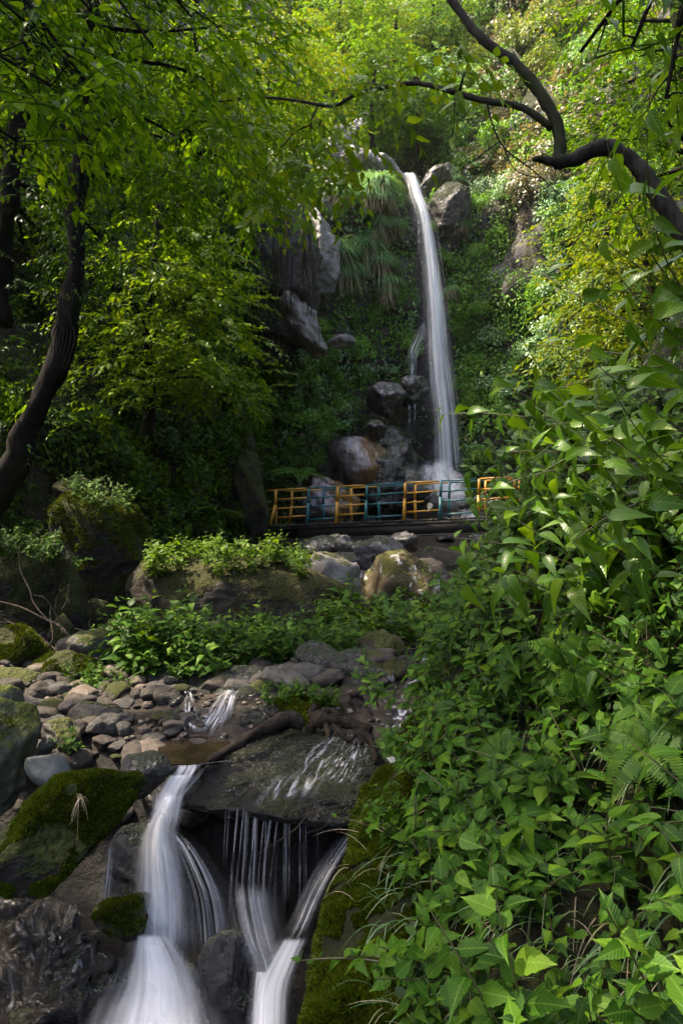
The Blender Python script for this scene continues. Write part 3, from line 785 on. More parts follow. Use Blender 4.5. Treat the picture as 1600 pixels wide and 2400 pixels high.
# outcrops of the cliff
boulder('overhanging rock buttress on the left of the cliff with hanging roots', 655, 640, 23.6, 185, 470, 'rock_hang', 121, depth=1.0, roll=-6, sub=6, rough=0.12, facets=14, name='rock_buttress', cat='rock outcrop')
boulder('slanting pale grey slab on the buttress', 700, 745, 23.0, 62, 200, 'rock_ledge', 122, depth=2.0, roll=30, sub=5, rough=0.1, freq=2.5, facets=4, sharp=26, name='rock_slab', cat='rock slab')
boulder('pale rock shelf at the left of the lip of the waterfall', 878, 405, 30.9, 165, 66, 'rock_ledge', 123, roll=-26, depth=1.2, sub=6, rough=0.09, freq=2.2, strata=0.06, name='rock_shelf', cat='rock shelf')
boulder('white rock ridge climbing left above the pale shelf', 800, 335, 32.0, 60, 160, 'rock_ledge', 124, roll=-40, sub=6, rough=0.1, freq=2.2, strata=.05, name='rock_shelf', cat='rock shelf')
boulder('pale rock knob at the right of the lip of the waterfall', 1022, 418, 31.0, 88, 42, 'rock_ledge', 125, roll=32, depth=1.2, sub=6, rough=0.09, freq=2.2, strata=.05, name='rock_shelf', cat='rock shelf')
boulder('dark purple rock face hanging right of the waterfall top', 1050, 520, 30.0, 110, 150, 'rock_hang', 126, roll=-26, depth=1.3, sub=6, rough=0.08, freq=2.2, facets=7, name='cliff_rock', cat='rock face')
boulder('grey rock bulge left of the grass tussocks on the cliff', 752, 590, 27.0, 74, 210, 'rock_ledge', 127, roll=8, depth=1.4, sub=6, rough=0.09, freq=2.2, facets=9, name='rock_outcrop', cat='rock outcrop')
boulder('dark rock step with pale top left of the cliff grass', 770, 475, 28.6, 64, 100, 'rock_ledge', 128, roll=20, depth=1.3, sub=6, rough=0.09, freq=2.2, name='rock_outcrop', cat='rock outcrop')
boulder('narrow pale ledge low on the cliff between the shrubs', 800, 800, 26.3, 62, 34, 'rock_ledge', 129, sub=4, rough=0.08, name='rock_ledge', cat='rock ledge')
boulder('mossy ridge of rock at the left end of the bridge', 585, 1150, 20.4, 75, 200, 'rock_moss', 130, roll=10, sub=5, rough=0.1, name='rock_outcrop', cat='rock outcrop')

# stones one can count on the gravel bar and along the riffle
r = np.random.default_rng(77)
stone_meshes = []
for k in range(10):
    V, T = rock_verts((1.0, 0.9, 0.62), 300 + k, facets=5, rough=0.06, sharp=30, sub=4)
    stone_meshes.append((V, T))
mats = ['stone_grey', 'stone_dark', 'stone_warm', 'stone_grey', 'stone_dark', 'stone_dark', 'rock_brown']
protos = {}
def stone(x, y, s, kind, wet=False, name='stone'):
    mk = 'rock_wet' if wet else mats[r.integers(len(mats))]
    key = (kind, mk)
    if key not in protos:
        V, T = stone_meshes[kind]
        me = mesh_np('stone', V, None, T); me.materials.append(M[mk]); protos[key] = me
    o = link(name, protos[key])
    o.scale = (s, s * r.uniform(.7, 1.2), s * r.uniform(.7, 1.1))
    o.rotation_euler = (r.uniform(-.3, .3), r.uniform(-.3, .3), r.uniform(0, 6.3))
    o.location = (x, y, ground_z(x, y)[0] + 0.12 * s)
    return o
for k in range(285):
    y = r.uniform(4.7, 6.9); x = -0.48 * y + 0.1 + r.uniform(0, 1) * (0.30 * y - 0.12)
    s = float(np.clip(r.lognormal(-2.08, .45), .06, .3))
    tag(stone(x, y, s, r.integers(10)), 'loose stone on the dry gravel bar at the left of the stream', 'stone', 'stones of the gravel bar')
for k in range(110):
    y = r.uniform(4.8, 6.6); x = -0.16 * y - 0.34 + r.uniform(-.1, 1) * 0.75
    if -.215 * y < x < -.14 * y and y < 5.9: continue
    s = float(np.clip(r.lognormal(-2.3, .4), .05, .2))
    tag(stone(x, y, s, r.integers(10), True, 'wet_stone'), 'dark wet stone in the riffle above the small pool', 'stone', 'wet stones of the riffle')
for k in range(60):
    y = r.uniform(10.5, 20); x = 0.03 * y + r.uniform(-1.8, 1.6)
    s = r.uniform(.3, .95)
    tag(stone(x, y, s, r.integers(10), r.random() < .5, 'stream_rock'), 'rock of the stream bed below the bridge', 'rock', 'rocks of the stream bed below the bridge')
for k in range(30):
    y = r.uniform(22, 26.5); x = 0.1 * y + r.uniform(-3.2, 2.6)
    tag(stone(x, y, r.uniform(.3, .9), r.integers(10), True, 'slope_rock'), 'wet rock on the slope behind the bridge', 'rock', 'wet rocks behind the bridge')
for k in range(80):
    y = r.uniform(5.9, 8.6); x = (r.uniform(400, 960) - 800) / F * y
    tag(stone(x, y, r.uniform(.14, .5), r.integers(10), r.random() < .4, 'stream_stone'), 'brown stone between the thicket of herbs and the driftwood', 'stone', 'stones below the thicket')
ga = Acc()
for k in range(1000):
    V, T = ico(1)
    y = r.uniform(4.98, 8.2); x = -0.5 * y + r.uniform(0, 1) * (0.6 * y)
    s = r.uniform(.01, .03)
    z = ground_z(x, y)[0]
    ga.add(V * np.array([s, s * r.uniform(.6, 1), s * .6]) * r.uniform(.8, 1.2, (len(V), 1)) + [x, y, z + s * .3], None, T)
gm = leaf_mat('gravel_stone', [(0.02, 0.016, 0.012), (0.05, 0.04, 0.032), (0.1, 0.08, 0.062), (0.17, 0.14, 0.115)], 0.0, rough=0.7, spec=0.3)
tag(link('gravel', ga.mesh('gravel'), gm), kind='stuff')

# ------------------------------------------------------------------ water
def ribbon(name, rows, mat, bulge=0.04, n=60, nu=14, seed=0, wob=0.012, parent=None, ext=0.0):
    rows = np.array(rows, float)
    Lp = np.array([P(a, py, Y) for a, b, py, Y in rows]); Rp = np.array([P(b, py, Y) for a, b, py, Y in rows])
    c = spline(np.hstack([(Lp + Rp) / 2, Lp, Rp]), n)
    L_, R_ = c[:, 3:6], c[:, 6:9]
    u = np.linspace(0, 1, nu)
    V = L_[:, None, :] * (1 - u[None, :, None]) + R_[:, None, :] * u[None, :, None]
    s = np.concatenate([[0], np.cumsum(np.linalg.norm(np.diff((L_ + R_) / 2, axis=0), axis=1))])
    bl = bulge * np.sin(PI * u) ** 0.8
    uu = np.stack([np.broadcast_to(u * 5, (n, nu)), np.broadcast_to(s[:, None] * 0.8, (n, nu)), np.full((n, nu), seed * 3.0)], -1).reshape(-1, 3)
    nz = fbm(uu, 3, seed + 3).reshape(n, nu)
    V[:, :, 1] -= bl[None, :] + wob * nz
    V[:, :, 2] += (bl[None, :] * 0.4 + wob * nz * 0.5)
    UV = np.stack([np.broadcast_to(u, (n, nu)), np.broadcast_to(s[:, None], (n, nu))], -1).reshape(-1, 2)
    ii = np.arange(n - 1)[:, None] * nu + np.arange(nu - 1)[None, :]
    Q = np.stack([ii, ii + 1, ii + 1 + nu, ii + nu], -1).reshape(-1, 4)
    me = mesh_np(name, V.reshape(-1, 3), Q, None, UV)
    a = me.attributes.new('flow', 'FLOAT', 'POINT')
    a.data.foreach_set('value', np.repeat(np.linspace(0, 1, n), nu).astype(np.float32))
    return link(name, me, mat, parent)

M['w_fall'] = water_mat('waterfall_veil', 10, 0.1, 0.3, 0.66, 0.42, 0.95, col=(0.93, 0.94, 0.98), ends=(0.002, 0.05), core=0.5)
M['w_mist'] = water_mat('waterfall_spray', 14, 0.12, 0.3, 0.8, 0.5, 0.5, col=(0.93, 0.94, 0.98), ends=(0.05, 0.06), seed=21)
M['w_fall2'] = water_mat('waterfall_threads', 20, 0.1, 0.42, 0.75, 0.4, 0.6, ends=(0.02, 0.1), seed=1)
M['w_foam'] = water_mat('waterfall_foam', 6, 0.7, 0.26, 0.72, 0.5, 0.8, col=(0.95, 0.96, 0.98), ends=(0.25, 0.3), core=0.6, seed=2)
M['w_col'] = water_mat('cascade_veil', 6.5, 0.55, 0.24, 0.7, 0.42, 0.97, col=(0.95, 0.95, 0.98), ends=(0.06, 0.14), core=0.7, seed=3)
M['w_core'] = water_mat('cascade_core', 4, 0.5, 0.3, 0.75, 0.5, 0.8, col=(0.96, 0.96, 0.98), ends=(0.12, 0.16), core=0.8, seed=11)
M['w_lip'] = water_mat('cascade_lip', 8, 2.2, 0.36, 0.72, 0.3, 0.85, ends=(0.05, 0.2), seed=4)
M['w_thin'] = water_mat('cascade_thin_veil', 11, 0.7, 0.33, 0.78, 0.45, 0.7, ends=(0.1, 0.25), seed=5)
M['w_curtain'] = water_mat('thread_curtain', 26, 0.25, 0.55, 0.8, 0.2, 0.5, ends=(0.04, 0.4), seed=9)
M['w_thread'] = water_mat('water_thread', 2.0, 5.0, 0.32, 0.68, 0.5, 0.45, ends=(0.03, 0.45), seed=6)
M['w_slide'] = water_mat('water_slide', 8, 0.8, 0.3, 0.75, 0.5, 0.4, ends=(0.15, 0.25), seed=7)
M['w_riffle'] = water_mat('riffle_water', 6, 9.0, 0.46, 0.66, 0.4, 0.85, ends=(0.1, 0.15), seed=8)

m, nt, b, out = nmat('pool_water')
b.inputs['Base Color'].default_value = (0.035, 0.024, 0.014, 1)
b.inputs['Roughness'].default_value = 0.06
b.inputs['IOR'].default_value = 1.33
b.inputs['Transmission Weight'].default_value = 0.35
geo = N(nt, 'ShaderNodeTexCoord')
n1 = N(nt, 'ShaderNodeTexNoise', i_Scale=9.0, i_Detail=3.0); nt.links.new(geo.outputs['Object'], n1.inputs['Vector'])
bp = N(nt, 'ShaderNodeBump', i_Strength=0.25, i_Distance=0.03); nt.links.new(n1.outputs[0], bp.inputs['Height']); nt.links.new(bp.outputs[0], b.inputs['Normal'])
M['w_pool'] = m

wf = empty('waterfall', P(1040, 1120, 26.8))
tag(wf, 'tall white waterfall dropping from the notch in the cliff behind the bridge', 'waterfall')
def child(o, par):
    o.parent = par
    o.matrix_parent_inverse.identity()
    o.location = Vector(o.location) - par.location
    return o
FALL = [(936, 972, 416, 31.0), (946, 978, 420, 30.2), (954, 983, 433, 29.3), (963, 995, 470, 28.8), (980, 1010, 523, 28.4), (990, 1030, 630, 28.0), (994, 1044, 737, 27.7), (997, 1057, 880, 27.3), (1010, 1068, 978, 27.0), (1015, 1078, 1085, 26.8), (1012, 1084, 1125, 26.7)]
child(ribbon('falling_water', FALL, M['w_fall'], 0.25, 90, 16, 1), wf)
f3 = [(a - 4 - 18 * k / 9, b + 3 + 24 * k / 9, py, Y - .35) for k, (a, b, py, Y) in enumerate(FALL)]
child(ribbon('falling_water', f3, M['w_mist'], 0.3, 90, 20, 75, wob=.05), wf)
f2 = [(a - 6, b + 4, py, Y - .25) for a, b, py, Y in FALL]
child(ribbon('falling_water', f2, M['w_fall2'], 0.25, 90, 16, 2), wf)
child(ribbon('thread', [(976, 986, 512, 28.4), (976, 985, 560, 28.3), (978, 984, 605, 28.3)], M['w_thread'], 0.03, 30, 5, 3), wf)
child(ribbon('side_trickle', [(985, 1002, 755, 27.6), (965, 1000, 790, 27.5), (950, 985, 830, 27.3), (955, 975, 880, 27.1), (958, 968, 905, 27.0)], M['w_thin'], 0.1, 40, 10, 4), wf)
child(ribbon('thread', [(955, 962, 948, 26.6), (956, 962, 985, 26.6), (957, 961, 1020, 26.6)], M['w_thread'], 0.03, 30, 5, 5), wf)
child(ribbon('thread', [(968, 976, 945, 26.6), (969, 975, 975, 26.6), (970, 974, 1000, 26.6)], M['w_thread'], 0.03, 30, 5, 6), wf)
child(ribbon('splash', [(1005, 1070, 1082, 26.4), (985, 1080, 1105, 26.0), (972, 1092, 1130, 25.7), (985, 1110, 1165, 25.3), (1000, 1125, 1200, 24.9)], M['w_foam'], 0.18, 50, 20, 7, wob=0.15), wf)
child(ribbon('splash', [(995, 1030, 1095, 26.0), (960, 1030, 1110, 25.8), (945, 1010, 1140, 25.5), (960, 1020, 1175, 25.1)], M['w_thin'], 0.25, 40, 16, 8, wob=0.1), wf)
child(ribbon('splash', [(990, 1065, 1078, 26.1), (975, 1080, 1098, 25.8), (965, 1095, 1120, 25.5), (970, 1112, 1150, 25.1), (985, 1125, 1190, 24.7)], M['w_foam'], 0.22, 50, 20, 70, wob=0.2), wf)
child(ribbon('splash', [(1065, 1150, 1185, 24.2), (1060, 1165, 1205, 23.6), (1050, 1150, 1230, 23)], M['w_foam'], 0.1, 30, 12, 9, wob=0.08), wf)

cs = empty('cascade', P(390, 2200, 3.85))
tag(cs, 'silky white cascade tumbling over dark rocks in the near foreground', 'cascade')
child(ribbon('lip_water', [(393, 512, 1793, 4.55), (390, 508, 1802, 4.46), (370, 487, 1832, 4.38), (354, 445, 1872, 4.3), (345, 436, 1912, 4.24), (338, 425, 1945, 4.18)], M['w_lip'], 0.04, 60, 16, 11), cs)
child(ribbon('lip_water', [(380, 470, 1815, 4.38), (362, 452, 1845, 4.3), (346, 438, 1880, 4.22), (338, 430, 1930, 4.14)], M['w_col'], 0.04, 60, 16, 19), cs)
child(ribbon('falling_water', [(384, 438, 1858, 4.18), (366, 440, 1880, 4.12), (336, 438, 1922, 4.07), (316, 434, 1957, 4.03), (304, 452, 2008, 3.97), (298, 466, 2085, 3.92), (294, 474, 2161, 3.88), (284, 476, 2235, 3.82)], M['w_col'], 0.09, 90, 20, 12), cs)
child(ribbon('falling_water', [(352, 426, 1905, 4.02), (326, 432, 1960, 3.95), (314, 452, 2020, 3.88), (306, 474, 2090, 3.83), (300, 480, 2200, 3.76), (292, 478, 2260, 3.7)], M['w_thin'], 0.1, 80, 20, 13), cs)
child(ribbon('lower_fan', [(308, 404, 2180, 3.74), (280, 458, 2235, 3.58), (256, 500, 2289, 3.42), (226, 532, 2340, 3.27), (196, 556, 2400, 3.12), (170, 590, 2490, 2.95)], M['w_col'], 0.08, 70, 24, 14), cs)
child(ribbon('lower_fan', [(315, 405, 2195, 3.7), (265, 462, 2260, 3.48), (225, 505, 2330, 3.26), (170, 545, 2410, 3.05), (140, 580, 2490, 2.9)], M['w_thin'], 0.08, 70, 24, 15), cs)
child(ribbon('side_veil', [(392, 440, 1950, 4.05), (402, 480, 1985, 3.97), (416, 522, 2040, 3.9), (430, 552, 2100, 3.85), (436, 566, 2170, 3.82), (440, 570, 2250, 3.78)], M['w_thin'], 0.1, 60, 20, 16), cs)
child(ribbon('thread', [(252, 273, 1976, 4.1), (238, 274, 2040, 4.04), (224, 272, 2110, 3.98), (210, 268, 2180, 3.92)], M['w_thin'], 0.03, 50, 8, 17), cs)
child(ribbon('falling_water', [(370, 420, 1890, 4.0), (345, 420, 1930, 3.96), (330, 425, 1990, 3.9), (325, 440, 2080, 3.85), (318, 446, 2190, 3.8)], M['w_core'], 0.1, 80, 20, 61), cs)
child(ribbon('lower_fan', [(320, 400, 2190, 3.68), (300, 450, 2245, 3.5), (290, 480, 2310, 3.33), (280, 505, 2400, 3.08), (275, 530, 2490, 2.9)], M['w_core'], 0.09, 70, 24, 62), cs)
child(ribbon('pool_foam', [(300, 318, 2165, 3.86), (230, 260, 2180, 3.8), (165, 215, 2182, 3.76)], M['w_slide'], 0.03, 40, 8, 18), cs)
for k, (x0, x1, x2, w, y0, y1) in enumerate([(558, 545, 536, 7, 1892, 2170), (572, 560, 548, 5, 1890, 2140), (600, 590, 580, 8, 1886, 2130), (622, 611, 602, 4, 1884, 2110), (640, 624, 612, 8, 1882, 2120),
        (655, 642, 630, 4, 1880, 2100), (668, 666, 664, 3, 1876, 2120), (678, 678, 677, 4, 1874, 2120), (703, 703, 702, 5, 1870, 2150), (716, 717, 717, 3, 1868, 2110), (743, 744, 744, 2, 1864, 2080), (530, 526, 523, 2, 1900, 2050), (538, 533, 529, 2, 1898, 2040)]):
    child(ribbon('thread', [(x0 - w / 2, x0 + w / 2, y0, 4.18), (x1 - w * .6, x1 + w * .6, (y0 + y1) / 2, 4.08), (x2 - w * .9, x2 + w * .9, y1, 4.0)], M['w_thread'], 0.008, 40, 5, 20 + k, wob=0.004), cs)
child(ribbon('lower_veil', [(520, 660, 2060, 4.0), (520, 672, 2120, 3.9), (535, 690, 2190, 3.75), (570, 700, 2260, 3.58), (585, 690, 2330, 3.42)], M['w_slide'], 0.12, 50, 20, 41), cs)
child(ribbon('curtain', [(545, 720, 1890, 4.2), (540, 722, 1980, 4.12), (532, 724, 2080, 4.05), (530, 720, 2180, 3.98)], M['w_curtain'], 0.02, 50, 24, 48), cs)
child(ribbon('lower_chute', [(650, 732, 2192, 3.6), (612, 712, 2250, 3.46), (582, 696, 2310, 3.3), (574, 694, 2400, 3.1), (570, 700, 2490, 2.92)], M['w_col'], 0.06, 60, 18, 42), cs)
child(ribbon('lower_chute', [(590, 640, 2270, 3.45), (580, 650, 2310, 3.32), (572, 660, 2400, 3.12), (570, 670, 2490, 2.94)], M['w_col'], 0.04, 60, 18, 49), cs)
child(ribbon('right_slide', [(850, 892, 1890, 4.3), (800, 850, 1950, 4.15), (745, 808, 2020, 4.0), (705, 770, 2090, 3.85), (675, 740, 2160, 3.7), (640, 720, 2215, 3.56)], M['w_thin'], 0.05, 60, 14, 43), cs)
from mathutils.bvhtree import BVHTree
def film(name, rows, mat, on, n=60, nu=20, lift=.006, seed=0, drop=.06):
    """thin sheet of water with painted white glints lying on a rock: rows of (x left, x right, y) in plan, dropped on the surface"""
    rot = np.array(on.rotation_euler.to_matrix())
    V = np.zeros(len(on.data.vertices) * 3); on.data.vertices.foreach_get('co', V)
    V = V.reshape(-1, 3) @ rot.T + np.array(on.location)
    T = np.zeros(len(on.data.polygons) * 3, int); on.data.polygons.foreach_get('vertices', T)
    bvh = BVHTree.FromPolygons(V.tolist(), T.reshape(-1, 3).tolist())
    c = spline(np.array([(a, b, y) for a, b, y in rows]), n)
    u = np.linspace(0, 1, nu)
    G = np.zeros((n, nu, 3)); UV = np.zeros((n, nu, 2))
    G[:, :, 0] = c[:, :1] * (1 - u) + c[:, 1:2] * u; G[:, :, 1] = c[:, 2:3]
    s_ = np.concatenate([[0], np.cumsum(np.abs(np.diff(c[:, 2])))])
    UV[:, :, 0] = u; UV[:, :, 1] = s_[:, None]
    for j in range(nu):
        z = None; ly = 0
        for i in range(n):
            h = bvh.ray_cast(Vector((G[i, j, 0], G[i, j, 1], 3.0)), Vector((0, 0, -1)))[0]
            if h is not None and (z is None or h.z > z - .12): z = h.z
            else: z = (V[:, 2].max() if z is None else z - drop)
            G[i, j, 2] = z + lift
    ii = np.arange(n - 1)[:, None] * nu + np.arange(nu - 1)[None, :]
    me = mesh_np(name, G.reshape(-1, 3), np.stack([ii, ii + 1, ii + 1 + nu, ii + nu], -1).reshape(-1, 4), None, UV.reshape(-1, 2))
    a = me.attributes.new('flow', 'FLOAT', 'POINT'); a.data.foreach_set('value', np.repeat(np.linspace(0, 1, n), nu).astype(np.float32))
    return link(name, me, mat)
M['w_spark2'] = water_mat('slab_painted_faint_sparkle', 60, 40, 0.63, 0.7, 0.3, 0.5, ends=(0.1, 0.1), seed=15)  # white specks painted as glints on the wet slab
M['w_spark3'] = water_mat('ledge_painted_sparkle', 20, 16, 0.56, 0.74, 0.3, 0.3, ends=(0.1, 0.1), seed=16)  # pale flecks that imitate sky glints along the wet ledge
M['w_film'] = water_mat('slab_glint_film', 9, 3.5, 0.46, 0.72, 0.4, 0.55, ends=(0.1, 0.05), seed=12)  # water streaks whose white also paints the gleam of the slab
M['w_spark'] = water_mat('slab_painted_sparkle', 22, 9, 0.5, 0.7, 0.35, 0.55, ends=(0.1, 0.1), seed=13)  # sparkle of reflected sky put in as white colour
child(film('slab_glint_film', [(-.08, .1, 5.05), (-.2, .02, 4.8), (-.34, -.02, 4.55), (-.48, -.06, 4.3), (-.56, -.1, 4.12)], M['w_film'], slab), cs)
child(film('slab_glint_film', [(-.02, .22, 5.02), (-.05, .22, 4.75), (-.15, .18, 4.5), (-.25, .1, 4.28)], M['w_spark'], slab, seed=3), cs)
child(film('slab_glint_film', [(-.75, -.1, 5.0), (-.8, -.2, 4.75), (-.85, -.3, 4.5), (-.8, -.3, 4.25)], M['w_spark2'], slab, seed=3), cs)
ledge = [o for o in BOULDERS if o['label'].startswith('glossy wet brown')][0]
child(film('ledge_glint_film', [(-1.75, -1.0, 3.95), (-1.72, -.98, 3.7), (-1.68, -.95, 3.45), (-1.6, -.92, 3.2)], M['w_spark3'], ledge, 60, 40, seed=5), cs)
child(ribbon('right_fall', [(885, 950, 1772, 4.75), (908, 940, 1792, 4.62), (914, 935, 1815, 4.55), (900, 922, 1885, 4.5)], M['w_lip'], 0.02, 40, 10, 45), cs)

st = empty('stream', (-1, 5, .45))
tag(st, kind='structure')
# the small pool above the lip
a = np.linspace(0, 2 * PI, 40, endpoint=False)
pc = np.array([-0.98, 4.78, 0.435])
V = [pc] + [pc + np.array([math.cos(t) * .23 * (1 + .12 * math.sin(3 * t)), math.sin(t) * .32 * (1 + .1 * math.cos(2 * t)), 0]) for t in a]
pool = mesh_np('pool', np.array(V), None, np.array([[0, k + 1, (k + 1) % 40 + 1] for k in range(40)]))
child(link('pool_water', pool, M['w_pool']), st)
child(ribbon('riffle', [(500, 560, 1690, 5.35), (470, 545, 1715, 5.15), (445, 535, 1740, 4.98), (432, 520, 1766, 4.8)], M['w_riffle'], 0.015, 40, 16, 51, wob=0.01), st)
child(ribbon('riffle', [(535, 562, 1632, 5.75), (518, 560, 1660, 5.6), (505, 545, 1688, 5.4)], M['w_lip'], 0.03, 30, 10, 52), st)
child(ribbon('riffle', [(478, 486, 1668, 5.4), (470, 484, 1690, 5.3), (462, 486, 1715, 5.15)], M['w_lip'], 0.02, 30, 8, 53), st)
child(ribbon('lip_edge', [(540, 548, 1783, 4.62), (480, 500, 1789, 4.55), (420, 440, 1798, 4.46)], M['w_riffle'], 0.01, 30, 6, 54), st)
def ground_film(name, rows, mat, n=50, nu=12, lift=.035):
    c = spline(np.array(rows, float), n); u = np.linspace(0, 1, nu)
    X = c[:, :1] * (1 - u) + c[:, 1:2] * u; Yg = np.broadcast_to(c[:, 2:3], X.shape)
    G = np.stack([X, Yg, ground_z(X.ravel(), Yg.ravel()).reshape(X.shape) + lift], -1)
    s_ = np.concatenate([[0], np.cumsum(np.abs(np.diff(c[:, 2])))])
    UV = np.stack([np.broadcast_to(u, X.shape), np.broadcast_to(s_[:, None], X.shape)], -1)
    ii = np.arange(n - 1)[:, None] * nu + np.arange(nu - 1)[None, :]
    me = mesh_np(name, G.reshape(-1, 3), np.stack([ii, ii + 1, ii + 1 + nu, ii + nu], -1).reshape(-1, 4), None, UV.reshape(-1, 2))
    a = me.attributes.new('flow', 'FLOAT', 'POINT'); a.data.foreach_set('value', np.repeat(np.linspace(0, 1, n), nu).astype(np.float32))
    return link(name, me, mat)
child(ground_film('riffle', [(-.98, -.86, 6.1), (-.95, -.8, 5.8), (-.98, -.78, 5.5), (-1.02, -.78, 5.25), (-1.06, -.8, 5.0)], M['w_lip']), st)
child(ground_film('riffle', [(-1.25, -1.18, 5.7), (-1.2, -1.1, 5.5), (-1.15, -1.0, 5.2), (-1.1, -.95, 5.02)], M['w_riffle']), st)
child(ribbon('riffle', [(1005, 1040, 1480, 8.5), (985, 1020, 1540, 7.2), (945, 1000, 1600, 6.2), (905, 985, 1665, 5.5), (890, 965, 1730, 5.0), (885, 950, 1772, 4.75)], M['w_riffle'], 0.03, 60, 16, 55, wob=0.03), st)
child(ribbon('riffle', [(820, 840, 1300, 15), (818, 842, 1330, 13.2), (820, 850, 1370, 11.8)], M['w_lip'], 0.03, 40, 10, 56), st)

# ------------------------------------------------------------------ the bridge
def beam(acc, p0, p1, w, h, up=(0, 0, 1)):
    p0 = np.asarray(p0, float); p1 = np.asarray(p1, float)
    y = norm(p1 - p0); x = norm(np.cross(y, up)); z = np.cross(x, y)
    c = np.array([(-1, -1), (1, -1), (1, 1), (-1, 1)]) * 0.5
    ring = [x * a * w + z * b * h for a, b in c]
    V = [p0 + q for q in ring] + [p1 + q for q in ring]
    acc.add(V, [[0, 1, 2, 3], [7, 6, 5, 4], [0, 4, 5, 1], [1, 5, 6, 2], [2, 6, 7, 3], [3, 7, 4, 0]])
A_, B_ = P(628, 1230, 20.9), P(1262, 1206, 18.4)
ax = norm(B_ - A_)
back = norm(np.cross([0, 0, 1], ax)) ; back = back if back[1] > 0 else -back
def along(px):
    lo, hi = 0.0, 1.0
    for _ in range(40):
        mid = (lo + hi) / 2
        q = A_ + (B_ - A_) * mid
        if 800 + F * q[0] / q[1] < px: lo = mid
        else: hi = mid
    return A_ + (B_ - A_) * lo
br = empty('footbridge', A_)
tag(br, 'small footbridge with orange and teal railings crossing the stream below the waterfall', 'footbridge')
Z = np.array([0, 0, 1.0])
acc = Acc()
nb_ = 62
for k in range(nb_):
    q0 = A_ + (B_ - A_) * (k + .06) / nb_; q1 = A_ + (B_ - A_) * (k + .94) / nb_
    c = (q0 + q1) / 2 - Z * 0.03
    beam(acc, c - back * (.08 + .03 * math.sin(k * 7.3)), c + back * 1.28, np.linalg.norm(q1 - q0), 0.05)
child(link('deck', acc.mesh('deck', False), M['plank']), br)
for off in (0.02, 1.15):
    acc = Acc()
    a0 = along(700) if off < .5 else A_
    beam(acc, a0 + back * off - Z * .24, B_ + back * off - Z * .24, .12, .34)
    beam(acc, A_ - ax * .3 + back * off - Z * .115, B_ + back * off - Z * .115, .16, .08)
    beam(acc, a0 + back * off - Z * .43, B_ + back * off - Z * .43, .2, .04)
    child(link('girder', acc.mesh('girder', False), M['steel']), br)
posts = [(645, 'orange'), (722, 'teal'), (790, 'orange'), (858, 'teal'), (948, 'orange'), (1032, 'teal'), (1121, 'orange'), (1204, 'orange')]
panels = ['orange', 'teal', 'orange', 'teal', 'orange', 'teal', 'orange']
H = 0.99
for side in (0, 1):
    off = back * (1.18 if side else 0.0)
    pts = [along(p) + off for p, c in posts]
    for k, (p, c) in enumerate(posts):
        acc = Acc()
        foot = pts[k] - (back * .10 if not side else -back * .10) + (-ax * .12 if k == 0 else 0)
        top = pts[k] + Z * H + (ax * .02)
        beam(acc, pts[k] + Z * .55, top, .06, .06, up=ax)
        beam(acc, foot - Z * .02, pts[k] + Z * .56, .066, .066, up=ax)
        if side == 0: beam(acc, pts[k] - Z * 0.0 + back * .06, pts[k] + back * .06 + Z * .56, .04, .04, up=ax)
        child(link('post', acc.mesh('post', False), M[c]), br)
    for k, c in enumerate(panels):
        for j, hz in enumerate((H, .71, .45, .1)):
            if side and j: continue
            if j == 3 and c == 'orange' and not side: hz = .2
            acc = Acc()
            a0, a1 = pts[k] + ax * .04, pts[k + 1] - ax * .04
            if k == 0 and j in (0, 2): a0 = a0 - ax * .3
            if k == 4 and j == 2 and not side: a1 = a0 + (a1 - a0) * .55      # the broken rail
            beam(acc, a0 + Z * hz, a1 + Z * (hz + (.02 if j else 0)), .03, .042)
            child(link('rail', acc.mesh('rail', False), M[c]), br)
# ------------------------------------------------------------------ vegetation: leaf shapes
T_TINY = [tiny_tmpl(.3, .25, .2), tiny_tmpl(.36, .1, .3), tiny_tmpl(.24, .35, .05)]
T_MID = [leaf_tmpl(5, .24, .25, .25), leaf_tmpl(5, .28, .1, .15), leaf_tmpl(5, .22, .4, .3)]
T_HERB = [leaf_tmpl(13, .27, .28, .22, .06, 1.45, .5, .12), leaf_tmpl(13, .3, .12, .12, .06, 1.4, .52, .1), leaf_tmpl(13, .25, .45, .3, .06, 1.55, .5, .14)]
T_LONG = [leaf_tmpl(11, .2, .45, .25, .03, 1.35, .55, .06), leaf_tmpl(11, .23, .75, .2, .03, 1.3, .5, .05), leaf_tmpl(11, .18, .25, .35, .03, 1.4, .55, .06)]

def scatter(acc, tm, pos, axis, up, size, rng=RNG):
    k = rng.integers(len(tm), size=len(pos))
    for j, t in enumerate(tm):
        s = k == j
        put_leaves(acc, t, pos[s], axis[s], up[s], np.broadcast_to(size, (len(pos),))[s])

